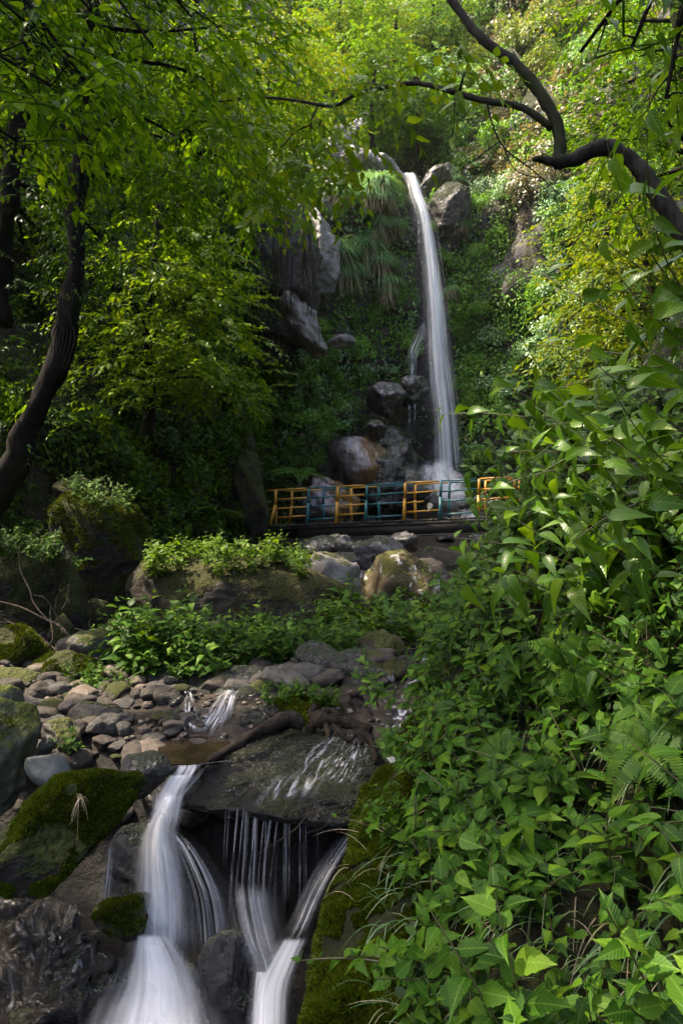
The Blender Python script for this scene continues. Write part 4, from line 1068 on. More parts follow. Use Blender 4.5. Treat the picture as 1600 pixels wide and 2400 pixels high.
# ------------------------------------------------------------------ cover on the gorge wall
BARE = [(870, 385, 95, 40), (800, 330, 40, 70), (1022, 412, 45, 32), (1050, 530, 42, 65), (700, 735, 40, 100), (752, 590, 40, 100), (838, 1090, 90, 80),
        (905, 935, 50, 45), (965, 918, 40, 40), (1235, 560, 45, 100), (1200, 640, 30, 60), (660, 760, 60, 60), (610, 690, 50, 40), (800, 800, 30, 20), (745, 470, 30, 50), (770, 1190, 60, 60),
        (615, 80, 50, 25), (945, 985, 50, 60), (960, 1080, 70, 70), (1260, 230, 50, 50), (1140, 300, 35, 60), (690, 60, 40, 22)]
def bare_mask(px, py):
    m = np.ones(len(px))
    for a, b, rx, ry in BARE:
        m = np.minimum(m, np.clip(((px - a) / rx) ** 2 + ((py - b) / ry) ** 2 - .55, 0.02, 1))
    fx0 = np.interp(py, [q[2] for q in FALL], [q[0] for q in FALL]); fx1 = np.interp(py, [q[2] for q in FALL], [q[1] for q in FALL])
    m = np.where((py > 405) & (py < 1200) & (px > fx0 - 22) & (px < fx1 + 12), 0.02, m)
    return m
def cover(name, n, size, mat, maskf, tm=T_TINY, off=.35, nsc=.9, thr=-.15, seed=0, droop=.5):
    rng = np.random.default_rng(100 + seed)
    p, nn = wall_points(n * 2, maskf, rng)
    c = fbm(p * nsc, 3, seed)
    keep = c + rng.normal(0, .25, len(p)) > thr
    p, nn, c = p[keep][:n], nn[keep][:n], c[keep][:n]
    px, py = proj(p)
    k = rng.random(len(p)) < bare_mask(px, py)
    p, nn, c = p[k], nn[k], c[k]
    p = p + nn * (np.clip(c + .4, 0.02, 1.2) * off * rng.uniform(.2, 1, len(p)))[:, None]
    axis = norm(nn * .7 + np.array([0, 0, -droop]) + rdir(len(p), rng) * .75)
    up = norm(nn * .8 + np.array([0, 0, .8]) + rdir(len(p), rng) * .5)
    a = Acc()
    scatter(a, tm, p, axis, up, size * rng.uniform(.6, 1.35, len(p)), rng)
    tag(link(name, a.mesh(name), M[mat]), kind='stuff')
left_m = lambda px, py, q: ((px < 760) & (q[:, 1] < 25.5)).astype(float)
right_m = lambda px, py, q: ((px > 990)).astype(float) * (1 + (py > 500))
mid_m = lambda px, py, q: ((px > 640) & (px < 1130)).astype(float)
high_m = lambda px, py, q: ((px > 480) & (py < 430)).astype(float)
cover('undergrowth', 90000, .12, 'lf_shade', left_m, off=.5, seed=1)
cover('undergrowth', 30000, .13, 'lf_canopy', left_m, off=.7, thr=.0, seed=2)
cover('undergrowth', 60000, .14, 'lf_ivy', mid_m, off=.5, seed=3, thr=-.45)
cover('undergrowth', 30000, .15, 'lf_blue', mid_m, off=.6, seed=8, thr=-.15)
cover('dry_growth', 7000, .16, 'lf_dry', mid_m, off=.5, seed=18, thr=.05)
cover('ivy', 52000, .16, 'lf_ivy', right_m, off=.4, seed=4)
cover('undergrowth', 26000, .16, 'lf_shade', right_m, off=.3, seed=5)
cover('undergrowth', 26000, .17, 'lf_ivy', high_m, off=.5, seed=6, thr=-.05)
cover('undergrowth', 16000, .2, 'lf_dry', high_m, off=.4, seed=7, thr=.05)
cover('dry_growth', 22000, .2, 'lf_dry', lambda px, py, q: ((px > 1080) & (px < 1420) & (py < 420)).astype(float), off=.6, seed=9, thr=-.2)

# ------------------------------------------------------------------ shrubs on the walls, one object each
def shrub_mesh(name, mat, seed, n=1000, leaf=.12, tm=T_TINY, lobes=6, flat=.8):
    rng = np.random.default_rng(seed)
    a = Acc()
    for k in range(lobes):
        c = rng.normal(0, .42, 3) * [1, 1, .7] + [0, 0, .35]
        rr = rng.uniform(.28, .55)
        m = n // lobes
        d = rdir(m, rng)
        d = d[d[:, 2] > -.55]
        p = c + d * (rr * rng.uniform(.55, 1.05, len(d)))[:, None] * [1, 1, flat]
        ax = norm(d * .7 + rdir(len(d), rng) * .6 + [0, 0, -.35])
        up = norm(d * .4 + [0, 0, 1.0] + rdir(len(d), rng) * .35)
        scatter(a, tm, p, ax, up, leaf * rng.uniform(.6, 1.3, len(d)), rng)
    for k in range(9):
        e = rng.normal(0, .45, 3) * [1, 1, .5] + [0, 0, .5]
        V, Q, T = tube(spline(np.array([[0, 0, -.25], e * .5 + rng.normal(0, .08, 3), e]), 8), np.linspace(.03, .008, 8), 5)
        a.add(V, Q, T)
    me = a.mesh(name); me.materials.append(M[mat])
    return me
SH = {}
for mk in ('lf_shade', 'lf_ivy', 'lf_blue', 'lf_dry', 'lf_yellow', 'lf_canopy'):
    SH[mk] = [shrub_mesh('shrub', mk, 40 + 7 * i + len(mk), 1100 if mk != 'lf_dry' else 800) for i in range(2)]
WORDS = {'lf_shade': 'dark green', 'lf_ivy': 'mid green', 'lf_blue': 'blue-green', 'lf_dry': 'dry brownish', 'lf_yellow': 'yellow-green', 'lf_canopy': 'fresh green'}
rs = np.random.default_rng(5)
def shrub(px, py, s, mk, where, out=.1):
    p, n_ = wall_at(px, py)
    o = link('shrub', SH[mk][rs.integers(2)])
    o.location = p + n_ * out * s
    t = Vector((n_[0] * .8, n_[1] * .8, .75)).normalized()
    o.rotation_euler = t.to_track_quat('Z', 'Y').to_euler()
    o.rotation_euler.rotate_axis('Z', rs.uniform(0, 6.3))
    s = s * rs.uniform(.9, 1.15)
    o.scale = (s, s * rs.uniform(.85, 1.15), s * rs.uniform(.8, 1.1))
    w = WORDS[mk]
    tag(o, f'{w} shrub {where}', 'shrub', f'{w} shrubs {where}')
W1, W2, W3, W4 = 'on the shaded hillside left of the bridge', 'on the cliff left of the waterfall', 'on the cliff right of the waterfall', 'on the high slope above the waterfall'
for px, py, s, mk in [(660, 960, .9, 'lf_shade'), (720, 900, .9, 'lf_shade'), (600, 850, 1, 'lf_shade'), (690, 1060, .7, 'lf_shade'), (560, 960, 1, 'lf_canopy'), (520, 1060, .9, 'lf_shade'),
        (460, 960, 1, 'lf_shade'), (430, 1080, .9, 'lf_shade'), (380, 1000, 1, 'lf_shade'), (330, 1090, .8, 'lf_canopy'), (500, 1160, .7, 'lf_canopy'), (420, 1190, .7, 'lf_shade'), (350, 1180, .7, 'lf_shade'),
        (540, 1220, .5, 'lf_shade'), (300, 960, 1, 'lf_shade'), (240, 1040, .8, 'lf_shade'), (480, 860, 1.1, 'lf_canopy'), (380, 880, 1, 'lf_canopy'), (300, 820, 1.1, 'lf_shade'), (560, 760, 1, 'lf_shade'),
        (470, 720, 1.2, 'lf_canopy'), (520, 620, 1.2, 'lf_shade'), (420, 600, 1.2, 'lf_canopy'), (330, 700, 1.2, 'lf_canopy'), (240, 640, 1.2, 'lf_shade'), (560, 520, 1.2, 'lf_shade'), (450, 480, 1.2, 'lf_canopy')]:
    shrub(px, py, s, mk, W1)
for px, py, s, mk in [(790, 530, .5, 'lf_blue'), (830, 700, .7, 'lf_ivy'), (880, 750, .7, 'lf_ivy'), (860, 830, .8, 'lf_ivy'), (760, 840, .7, 'lf_ivy'), (800, 900, .7, 'lf_ivy'), (820, 960, .6, 'lf_ivy'),
        (940, 660, .5, 'lf_ivy'), (930, 720, .5, 'lf_ivy'), (940, 800, .6, 'lf_ivy'), (760, 980, .7, 'lf_ivy'), (720, 1080, .6, 'lf_ivy'), (860, 880, .6, 'lf_ivy'), (940, 1040, .4, 'lf_ivy'), (800, 480, .6, 'lf_ivy'), (870, 510, .5, 'lf_ivy'),
        (745, 760, .6, 'lf_ivy'), (780, 660, .5, 'lf_ivy'), (700, 980, .8, 'lf_ivy')]:
    shrub(px, py, s, mk, W2)
for px, py, s, mk in [(1010, 560, .4, 'lf_ivy'), (1060, 640, .5, 'lf_ivy'), (1100, 590, .7, 'lf_ivy'), (1090, 720, .8, 'lf_ivy'), (1150, 790, .9, 'lf_blue'), (1230, 830, 1.0, 'lf_blue'), (1290, 780, 1, 'lf_blue'),
        (1330, 860, .9, 'lf_blue'), (1180, 900, .9, 'lf_blue'), (1110, 860, .8, 'lf_ivy'), (1090, 960, .7, 'lf_ivy'), (1150, 980, .7, 'lf_ivy'), (1260, 720, .9, 'lf_ivy'), (1230, 440, 1.1, 'lf_dry'), (1280, 480, .9, 'lf_blue'),
        (1180, 460, .9, 'lf_blue'), (1120, 430, .8, 'lf_blue'), (1090, 480, .6, 'lf_ivy'), (1310, 620, .9, 'lf_blue'), (1340, 540, 1, 'lf_ivy'), (1350, 700, 1, 'lf_blue'), (1390, 620, 1.2, 'lf_yellow'), (1440, 560, 1.2, 'lf_yellow'),
        (1400, 480, 1.2, 'lf_yellow'), (1470, 680, 1.2, 'lf_yellow'), (1400, 780, 1.1, 'lf_yellow'), (1280, 920, .9, 'lf_ivy'), (1080, 790, .6, 'lf_ivy'), (1060, 900, .5, 'lf_ivy'), (1220, 520, .5, 'lf_dry'), (1290, 410, .8, 'lf_dry'), (1120, 1060, .7, 'lf_ivy')]:
    shrub(px, py, s, mk, W3)
for px, py, s, mk in [(930, 360, 1, 'lf_shade'), (960, 330, 1.2, 'lf_canopy'), (1000, 300, 1.3, 'lf_ivy'), (900, 290, 1.2, 'lf_canopy'), (1060, 330, 1.2, 'lf_ivy'), (860, 240, 1.3, 'lf_ivy'), (960, 220, 1.5, 'lf_ivy'), (1060, 230, 1.5, 'lf_blue'),
        (1120, 200, 1.2, 'lf_shade'), (1180, 330, 1.2, 'lf_ivy'), (1180, 240, 1.2, 'lf_dry'), (1250, 150, 1.4, 'lf_yellow'), (1300, 250, 1.3, 'lf_dry'), (1200, 80, 1.5, 'lf_yellow'), (1120, 110, 1.4, 'lf_yellow'), (1000, 130, 1.6, 'lf_ivy'), (900, 120, 1.6, 'lf_ivy'),
        (820, 160, 1.5, 'lf_dry'), (1040, 60, 1.6, 'lf_ivy'), (940, 50, 1.6, 'lf_yellow'), (830, 60, 1.6, 'lf_canopy'), (760, 180, 1.4, 'lf_ivy'), (760, 270, 1.0, 'lf_canopy'), (1300, 60, 1.6, 'lf_yellow'), (1380, 140, 1.5, 'lf_ivy'), (1340, 330, 1.2, 'lf_ivy'),
        (730, 330, 1.0, 'lf_ivy'), (700, 110, 1.5, 'lf_canopy'), (640, 130, 1.5, 'lf_yellow'), (700, 230, 1.3, 'lf_yellow'), (610, 200, 1.4, 'lf_yellow'), (580, 90, 1.5, 'lf_canopy'), (660, 300, 1.2, 'lf_canopy'), (560, 300, 1.2, 'lf_canopy')]:
    shrub(px, py, s, mk, W4)

# ------------------------------------------------------------------ grass tussocks on the cliff
def blade_ribbons(acc, base, d0, length, width, sag, seg=6):
    """arching blades: base (n,3), start direction d0 (n,3)"""
    n = len(base)
    t = np.linspace(0, 1, seg)
    side = norm(np.cross(d0, [0, 0, 1.0]) + 1e-6)
    c = base[:, None, :] + d0[:, None, :] * (length[:, None] * t)[:, :, None]
    c[:, :, 2] -= (sag * length)[:, None] * t ** 2
    w = width[:, None] * (1 - t ** 1.5) * .5 + .0004
    V = np.stack([c - side[:, None, :] * w[:, :, None], c + side[:, None, :] * w[:, :, None]], 2).reshape(-1, 3)
    i = (np.arange(n)[:, None] * seg + np.arange(seg - 1)[None, :]) * 2
    acc.add(V, np.stack([i, i + 1, i + 3, i + 2], -1).reshape(-1, 4))
def tussock_meshes(seed):
    rng = np.random.default_rng(seed)
    out = []
    for n, mk, l, sag, zz in ((900, 'tussock', 1.0, .85, .6), (170, 'straw', .7, 1.3, -.05)):
        a = Acc()
        an = rng.uniform(0, 2 * PI, n)
        d = norm(np.stack([np.cos(an) * .8, np.sin(an) * .8, rng.uniform(zz - .3, zz + .6, n)], -1))
        b_ = rng.normal(0, .07, (n, 3))
        L_ = l * rng.uniform(.5, 1.1, n)
        blade_ribbons(a, b_, d, L_, rng.uniform(.014, .034, n), np.full(n, sag))
        me = a.mesh('blades'); me.materials.append(M[mk]); out.append(me)
    return out
TU = [tussock_meshes(k) for k in (1, 2, 3)]
def tussock(px, py, s, label, out=.45):
    s = s * 1.2
    p, n_ = wall_at(px, py)
    o = empty('grass_tussock', p + n_ * out)
    tu = TU[rs.integers(3)]
    link('blades', tu[0], None, o); link('dry_blades', tu[1], None, o)
    o.scale = (s, s, s)
    o.rotation_euler = (0, 0, rs.uniform(0, 6.3))
    tag(o, label, 'grass tussock', 'grass tussocks on the cliff')
for px, py, s in [(840, 455, 1.1), (885, 450, 1.1), (910, 470, .9), (815, 470, .9), (860, 430, .8), (905, 535, .9), (925, 545, .7), (800, 600, 1.2), (850, 590, 1.3), (890, 610, 1.1), (835, 640, 1.0), (790, 640, .9), (910, 650, .8), (905, 690, .7), (870, 545, .6), (760, 590, .6), (740, 600, .5)]:
    tussock(px, py, s, 'drooping tussock of long blue-green grass on the cliff left of the waterfall')
for px, py, s in [(1085, 490, .7), (1075, 520, .6), (1065, 675, .5), (1040, 440, .6), (1060, 420, .6), (1100, 520, .6), (1000, 480, .4)]:
    tussock(px, py, s, 'drooping tussock of long grass on the cliff right of the waterfall')

# ------------------------------------------------------------------ hanging vines and roots
def vine(px0, py0, py1, mk, name, label, cat, group, n=260, w=.25, leaf=.11):
    p, n_ = wall_at(px0, py0)
    L_ = (py1 - py0) / F * p[1]
    rng = np.random.default_rng(int(px0 * 7 + py0))
    a = Acc()
    t = rng.random(n)
    pos = np.stack([rng.normal(0, w, n) * (1 - .5 * t) + .15 * np.sin(t * 5), -rng.uniform(0, .3, n) - .1, -t * L_], -1)
    ax = norm(rdir(n, rng) * .7 + [0, -.5, -.9])
    up = norm(rdir(n, rng) * .5 + [0, -1, .6])
    scatter(a, T_TINY, pos, ax, up, leaf * rng.uniform(.6, 1.2, n), rng)
    o = link(name, a.mesh(name), M[mk])
    o.location = p + n_ * .35
    tag(o, label, cat, group)
for px, py0, py1, w in [(1140, 540, 740, .3), (1165, 510, 760, .25), (1185, 560, 800, .3), (1120, 590, 780, .3), (1200, 640, 860, .3), (1090, 600, 760, .3), (1150, 640, 900, .35), (1215, 300, 420, .3), (1120, 220, 340, .3), (1060, 250, 330, .3)]:
    vine(px, py0, py1, 'lf_ivy', 'hanging_vine', 'curtain of green vine hanging down the cliff right of the waterfall', 'vine', 'vines hanging on the cliff', 320, w)
for px, py0, py1, w in [(690, 520, 640, .3), (640, 560, 690, .3), (720, 470, 620, .3), (670, 480, 600, .35), (735, 430, 600, .22), (700, 420, 560, .3), (660, 430, 560, .35), (620, 470, 600, .3), (730, 560, 640, .2)]:
    vine(px, py0, py1, 'lf_canopy', 'hanging_creeper', 'creeper hanging over the rock buttress left of the cliff', 'creeper', 'creepers over the rock buttress', 420, w, .12)
rr_ = np.random.default_rng(9)
for k in range(16):
    px, py0 = rr_.uniform(610, 740), rr_.uniform(500, 620)
    c = P(px, py0, 21.4 + rr_.uniform(-.3, .6))
    L_ = rr_.uniform(1.2, 3.0)
    t = np.linspace(0, 1, 14)
    pth = np.stack([.12 * np.sin(t * 4 + k) * t + (px - 660) / 400 * t, .1 * np.cos(t * 3 + k), -t * L_], -1)
    V, Q, T = tube(pth, np.linspace(.035, .012, 14) * rr_.uniform(.6, 1.5), 5, .2, k)
    o = link('hanging_root', mesh_np('hanging_root', V, Q, T), M['root'])
    o.location = c
    tag(o, 'thin root dangling from the overhanging buttress', 'root', 'roots dangling from the buttress')

# ------------------------------------------------------------------ trees
def spray_tmpl(rng, nl, length, leaf, droop=.25, tm=T_MID):
    a = Acc()
    t = np.linspace(.12, 1, nl)
    pos = np.stack([rng.normal(0, .015, nl), t * length, -droop * length * t ** 2 + rng.normal(0, .015, nl)], -1)
    side = np.where(np.arange(nl) % 2, 1, -1)
    ang = R(52) * (1 - .6 * t) * side + rng.normal(0, .2, nl)
    ax = np.stack([np.sin(ang), np.cos(ang), -.35 + rng.normal(0, .25, nl)], -1)
    up = np.stack([rng.normal(0, .3, nl), rng.normal(0, .3, nl), np.ones(nl)], -1)
    scatter(a, tm, pos, ax, up, leaf * rng.uniform(.7, 1.2, nl) * (.75 + .4 * np.sin(PI * t)), rng)
    tw = np.stack([0 * t, t * length, -droop * length * t ** 2], -1)
    tw = np.vstack([[0, 0, 0], tw])
    V, Q, T = tube(tw, np.linspace(.006, .002, len(tw)), 3, cap=False)
    a.add(V, Q)
    return np.concatenate(a.V), (np.concatenate(a.Q) if a.Q else np.zeros((0, 4), int)), (np.concatenate(a.T) if a.T else np.zeros((0, 3), int)), np.concatenate(a.U)
_sp = {}
def sprays(leaf, kind='mid'):
    key = (round(leaf, 3), kind)
    if key not in _sp:
        rng = np.random.default_rng(int(leaf * 1000) + len(kind))
        tm = {'mid': T_MID, 'tiny': T_TINY, 'herb': T_HERB, 'long': T_LONG}[kind]
        _sp[key] = [spray_tmpl(rng, 11 if kind != 'tiny' else 10, leaf * 5.5, leaf, .2 + .1 * k, tm) for k in range(4)]
    return _sp[key]
def put_sprays(acc, tms, pos, az, tilt, scale, rng):
    k = rng.integers(len(tms), size=len(pos))
    for j, (V, Q, T, U) in enumerate(tms):
        s = np.where(k == j)[0]
        if not len(s): continue
        yv = np.stack([np.cos(az[s]) * np.cos(tilt[s]), np.sin(az[s]) * np.cos(tilt[s]), np.sin(tilt[s])], -1)
        put_leaves(acc, (V, Q, T, U), pos[s], yv, np.tile([0, 0, 1.0], (len(s), 1)) + rng.normal(0, .15, (len(s), 3)), scale[s])
GAPS = [((-1.75, 9.4, 1.5), .75), ((-1.15, 9.5, 1.5), .55), ((-1.83, 6.6, 1.0), .5), ((-1.9, 5.6, .5), .3), ((-1.5, 5.4, .45), .22), ((-1.02, 5.9, .5), .25), ((-.2, 9.8, 1.3), .5), ((.5, 9.8, 1.1), .4), ((4.0, 10.5, 5.2), 1.6), ((4.3, 10, 4), .8), (tuple(P(440, 720, 11.8)), .35), (tuple(P(560, 230, 8.4)), .3), (tuple(P(640, 170, 22.8)), 2.0), (tuple(P(480, 300, 15.5)), 1.0), (tuple(P(330, 560, 11)), .5), (tuple(P(1500, 1020, 2.8)), .1), (tuple(P(1250, 1180, 3.6)), .1), (tuple(P(1540, 2060, 1.6)), .02), (tuple(P(560, 120, 15)), 1.0)]  # openings cut in tree crowns so sun patches land on these points
def carve(p, margin):
    """cuts sprays out of the crowns so sun reaches the listed points"""
    sd = np.array(sun_dir[:])
    keep = np.ones(len(p), bool)
    for t0, rr in GAPS:
        w = p - np.array(t0)
        t = w @ sd
        d = np.linalg.norm(w - t[:, None] * sd, axis=1)
        keep &= ~((t > 2.0) & (d < rr + margin))
    return keep
def tree(name, label, trunk, rad, clumps, leaf, mat, bark='bark', kind='mid', seed=0, cat='tree', group=None, limb=.35, dens=1.0, gap=0.0):
    """trunk: points; clumps: (centre, radius, sprays)"""
    rng = np.random.default_rng(seed + 500)
    trunk = np.array(trunk, float)
    base = trunk[0]
    tp = spline(trunk, 26)
    a = Acc()
    tq = spline(trunk, 90); tq = tq + .15 * rad * np.stack([vnoise(tq * 1.7, seed), vnoise(tq * 1.7 + 9, seed), 0 * tq[:, 0]], -1)
    V, Q, T = tube(tq, np.interp(np.linspace(0, 1, 90), [0, .12, 1], [rad * 1.35, rad, rad * .35]), 16, .3, seed)
    a.add(V, Q, T)
    c_ = Acc()
    tms = sprays(leaf, kind)
    for c, rr, ns in clumps:
        c = np.asarray(c, float)
        i = int(np.clip(np.argmin(np.linalg.norm(tp - (c - [0, 0, rr * .5]), axis=1)), 6, 25))
        r0 = np.interp(i / 25, [0, 1], [rad, rad * .4]) * limb
        midp = (tp[i] * .5 + c * .5) + rng.normal(0, .12 * rr, 3) + [0, 0, .15 * rr]
        V, Q, T = tube(spline(np.array([tp[i], midp, c]), 14), np.linspace(max(r0, .012), .008, 14), 6, .12, seed + 1)
        a.add(V, Q, T)
        ns = int(ns * dens)
        d = rdir(ns, rng)
        p = c + d * (rr * rng.uniform(.2, 1.0, ns) ** .6)[:, None] * [1, 1, .75]
        # leaves gather in layers and leave gaps
        if gap:
            keep = fbm(p * (1.1 / rr), 2, seed + 3) > gap - 1
            p = p[keep]; d = d[keep]; ns = len(p)
        kk = carve(p, leaf * 3.6); p = p[kk]; d = d[kk]; ns = len(p)
        if not ns: continue
        az = np.arctan2(d[:, 1], d[:, 0]) + rng.normal(0, .6, ns)
        put_sprays(c_, tms, p, az, rng.normal(0, .25, ns), rng.uniform(.75, 1.2, ns), rng)
        lp = spline(np.array([tp[i], midp, c]), 14)
        for j in range(min(ns, 8)):
            q0 = lp[rng.integers(7, 14)]
            V, Q, T = tube(spline(np.array([q0, (q0 + p[j]) / 2 + rng.normal(0, .12 * rr, 3), p[j]]), 8), np.linspace(.006, .0025, 8), 3, cap=False)
            a.add(V, Q)
    o = empty(name, base)
    tag(o, label, cat, group)
    link('trunk', a.mesh('trunk', shift=base), M[bark], o)
    link('crown', c_.mesh('crown', shift=base), M[mat], o)
    return o
def PC(l): return [(P(a, b, Y), rr, n) for a, b, Y, rr, n in l]

# main leaning trunk on the left
tree('leaning_tree', 'dark curving trunk with leafy crown rising from the left bank above the boulders', [P(-30, 1190, 7.2), P(30, 1090, 7.1), P(92, 950, 7), P(146, 830, 7), P(158, 720, 7), P(182, 600, 7), P(174, 470, 7.1), P(192, 360, 7.1), P(184, 260, 7.2), P(206, 80, 7.3), P(225, -160, 7.5), P(240, -500, 7.8)], .112,
     PC([(150, -60, 7.2, 1.1, 90), (330, 120, 7.6, 1.1, 100), (430, 330, 8, .9, 80), (90, 330, 7.6, .8, 60), (300, 420, 8.2, .8, 70), (560, 230, 8.4, .9, 70), (50, 120, 7.4, .9, 70), (240, 560, 8.5, .6, 36), (520, 60, 8, 1, 80), (420, -150, 7.5, 1.2, 70), (60, -250, 7.4, 1.2, 60)]), .085, 'lf_canopy', seed=1)
tree('slender_tree', 'thinner dark trunk at the left picture edge behind the leaning trunk', [P(-10, 760, 8.6), P(10, 560, 8.6), P(28, 400, 8.6), P(50, 220, 8.7), P(70, 0, 8.8), P(80, -400, 9)], .12,
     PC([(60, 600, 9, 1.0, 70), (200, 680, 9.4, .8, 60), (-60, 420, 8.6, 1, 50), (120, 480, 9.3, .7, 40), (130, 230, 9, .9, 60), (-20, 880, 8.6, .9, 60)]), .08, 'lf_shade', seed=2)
tree('young_tree', 'young bright green tree with flat leaf sprays on the hillside behind the leaning trunk', [P(345, 1010, 13), P(355, 900, 12.6), P(340, 780, 12.3), P(360, 640, 12), P(370, 480, 12)], .09,
     PC([(300, 680, 11.6, 1.2, 100), (440, 740, 11.8, 1.2, 110), (500, 840, 12, 1.0, 90), (260, 800, 11.2, 1.0, 80), (390, 600, 12, 1.1, 90), (380, 860, 11.4, .9, 70), (540, 900, 12.4, .6, 40), (480, 660, 12.6, .9, 70), (200, 900, 11, .8, 50)]), .1, 'lf_bright', seed=3)
tree('hillside_tree', 'broad leafy tree high on the left hillside at the top of the picture', [P(420, 520, 17), P(430, 380, 16.5), P(450, 200, 16), P(460, -60, 16)], .2,
     PC([(420, 260, 15.5, 2, 150), (560, 330, 16, 1.8, 130), (300, 300, 15, 1.8, 120), (500, 120, 16, 2.2, 150), (350, 80, 15.5, 2, 130), (600, 430, 17, 1.3, 80), (220, 150, 14.5, 1.8, 110), (480, 480, 15.5, 1.3, 90), (360, 470, 15, 1.2, 80), (90, 60, 14, 2, 110)]), .14, 'lf_canopy', seed=4)
tree('sunlit_tree', 'sunlit yellow-green tree on the ridge left of the waterfall top', [P(610, 420, 24), P(620, 300, 23.6), P(640, 160, 23.4), P(650, 0, 23.5)], .2,
     PC([(640, 160, 22.5, 1.8, 120), (700, 230, 23, 1.6, 100), (580, 210, 22, 1.6, 90), (700, 130, 24, 1.5, 80), (610, 80, 23, 1.8, 90), (740, 300, 24, 1.2, 60)]), .15, 'lf_yellow', kind='tiny', seed=5)
# trees above the fall
for k, (px, py, Y, rr, mk, lab) in enumerate([(880, 200, 35, 2.4, 'lf_canopy', 'round green tree in the gully directly above the lip of the waterfall'), (990, 240, 36, 2.4, 'lf_ivy', 'dusty green tree above and right of the lip of the waterfall'),
        (930, 90, 40, 3.2, 'lf_yellow', 'yellowing tree high in the gully above the waterfall'), (1080, 180, 37, 2.4, 'lf_blue', 'grey-green tree right of the gully above the waterfall'), (800, 40, 40, 3.0, 'lf_canopy', 'pale green tree at the top of the picture left of the gully'),
        (1020, 20, 42, 3.2, 'lf_canopy', 'light green tree at the top of the picture behind the rising branch')]):
    c = P(px, py, Y)
    rg = np.random.default_rng(k + 70)
    cl = [(c + rg.normal(0, 1, 3) * rr * [.5, .4, .45], rr * .55, 60) for _ in range(7)]
    tree('background_tree', lab, [c - [0, -1, rr * 1.6], c - [0.2, -.5, rr * .6], c + [0, 0, rr * .5]], .16, cl, .2, mk, kind='tiny', seed=20 + k)
# right bank trees
tree('right_tree', 'dense tree with small leaves filling the upper right corner', [P(1760, 1000, 8), P(1720, 700, 8.4), P(1660, 400, 8.8), P(1600, 100, 9), P(1560, -200, 9)], .16,
     PC([(1500, 130, 9, 1.3, 130), (1450, 330, 9.2, 1.0, 100), (1560, 260, 8.6, 1.1, 110), (1580, 430, 8.6, .9, 90), (1400, 60, 9.6, 1.1, 80), (1560, 0, 9, 1.2, 100), (1480, 430, 9.6, .8, 70), (1390, 240, 10, .8, 50), (1660, 150, 8, 1.4, 90)]), .075, 'lf_canopy', seed=6)
tree('sunlit_tree', 'yellow sunlit tree at the right edge below the bent branch', [P(1660, 1000, 10), P(1600, 850, 10.4), P(1540, 700, 10.6), P(1490, 520, 10.8)], .1,
     PC([(1450, 640, 10.5, 1.0, 100), (1530, 560, 10.2, .9, 90), (1400, 740, 11, .9, 80), (1500, 760, 10.3, .9, 80), (1580, 680, 10, .9, 80), (1390, 560, 11.4, .8, 60), (1440, 480, 11, .7, 55), (1460, 860, 10, .8, 70), (1370, 850, 10.8, .7, 50)]), .085, 'lf_yellow', seed=7)
# overhanging boughs close to the camera, their tree stands left of the view
tree('overhanging_tree', 'boughs of large soft leaves hanging into the top left corner', [(-4.2, 3.2, 1.9), (-4.0, 3.4, 4.0), (-3.4, 3.7, 5.6), (-2.6, 4.2, 6.6)], .14,
     PC([(60, 50, 4.2, .5, 20), (220, 30, 4.5, .45, 18), (360, 110, 5, .5, 18), (120, 200, 4.4, .4, 14), (40, 330, 4.2, .4, 12), (450, 40, 5.4, .5, 18), (230, 230, 4.8, .35, 9), (-80, 180, 4.2, .6, 20)]), .09, 'lf_canopy', kind='mid', seed=8, gap=.5)

# the bent branch reaching in from the right, with its own two forks and hanging leaf sprays
bt = empty('bent_tree', P(1760, 900, 4.8))
tag(bt, 'crooked bare trunk reaching in from the right edge and forking above the gorge', 'tree')
a = Acc()
def px_tube(pts, r0, r1, n=30, sides=10, rough=.12, seed=0):
    pts = np.array(pts, float)
    w = np.array([P(*q) for q in pts])
    V, Q, T = tube(spline(w, n), np.linspace(r0, r1, n), sides, rough, seed)
    return V, Q, T
BO = np.array(bt.location)
a.add(*px_tube([(1760, 900, 4.8), (1680, 700, 4.85), (1605, 555, 4.9), (1550, 470, 4.95), (1500, 395, 5), (1440, 350, 5.05), (1385, 352, 5.05), (1340, 372, 5.05), (1300, 378, 5.05)], .075, .048, 80, 14, .2, 3))
a.add(*px_tube([(1318, 380, 5.05), (1290, 378, 5.04), (1262, 372, 5.03), (1249, 374, 5.02)], .05, .016, 12, 10, .2, 4))
a.add(*px_tube([(1300, 382, 5.05), (1312, 345, 5.06), (1305, 290, 5.08), (1270, 225, 5.12), (1215, 155, 5.2), (1130, 90, 5.3), (1080, 30, 5.4), (1020, -60, 5.5)], .044, .028, 60, 12, .14, 5))
link('trunk', a.mesh('trunk', shift=BO), M['bark_grey'], bt)
a = Acc()
a.add(*px_tube([(1292, 300, 5.08), (1255, 270, 5.1), (1210, 247, 5.15), (1140, 236, 5.25), (1080, 220, 5.35), (1010, 200, 5.5), (960, 194, 5.6), (880, 208, 5.7), (830, 222, 5.8), (780, 248, 5.9), (700, 236, 6), (620, 228, 6.1), (500, 238, 6.2)], .026, .007, 70, 9, .16, 6))
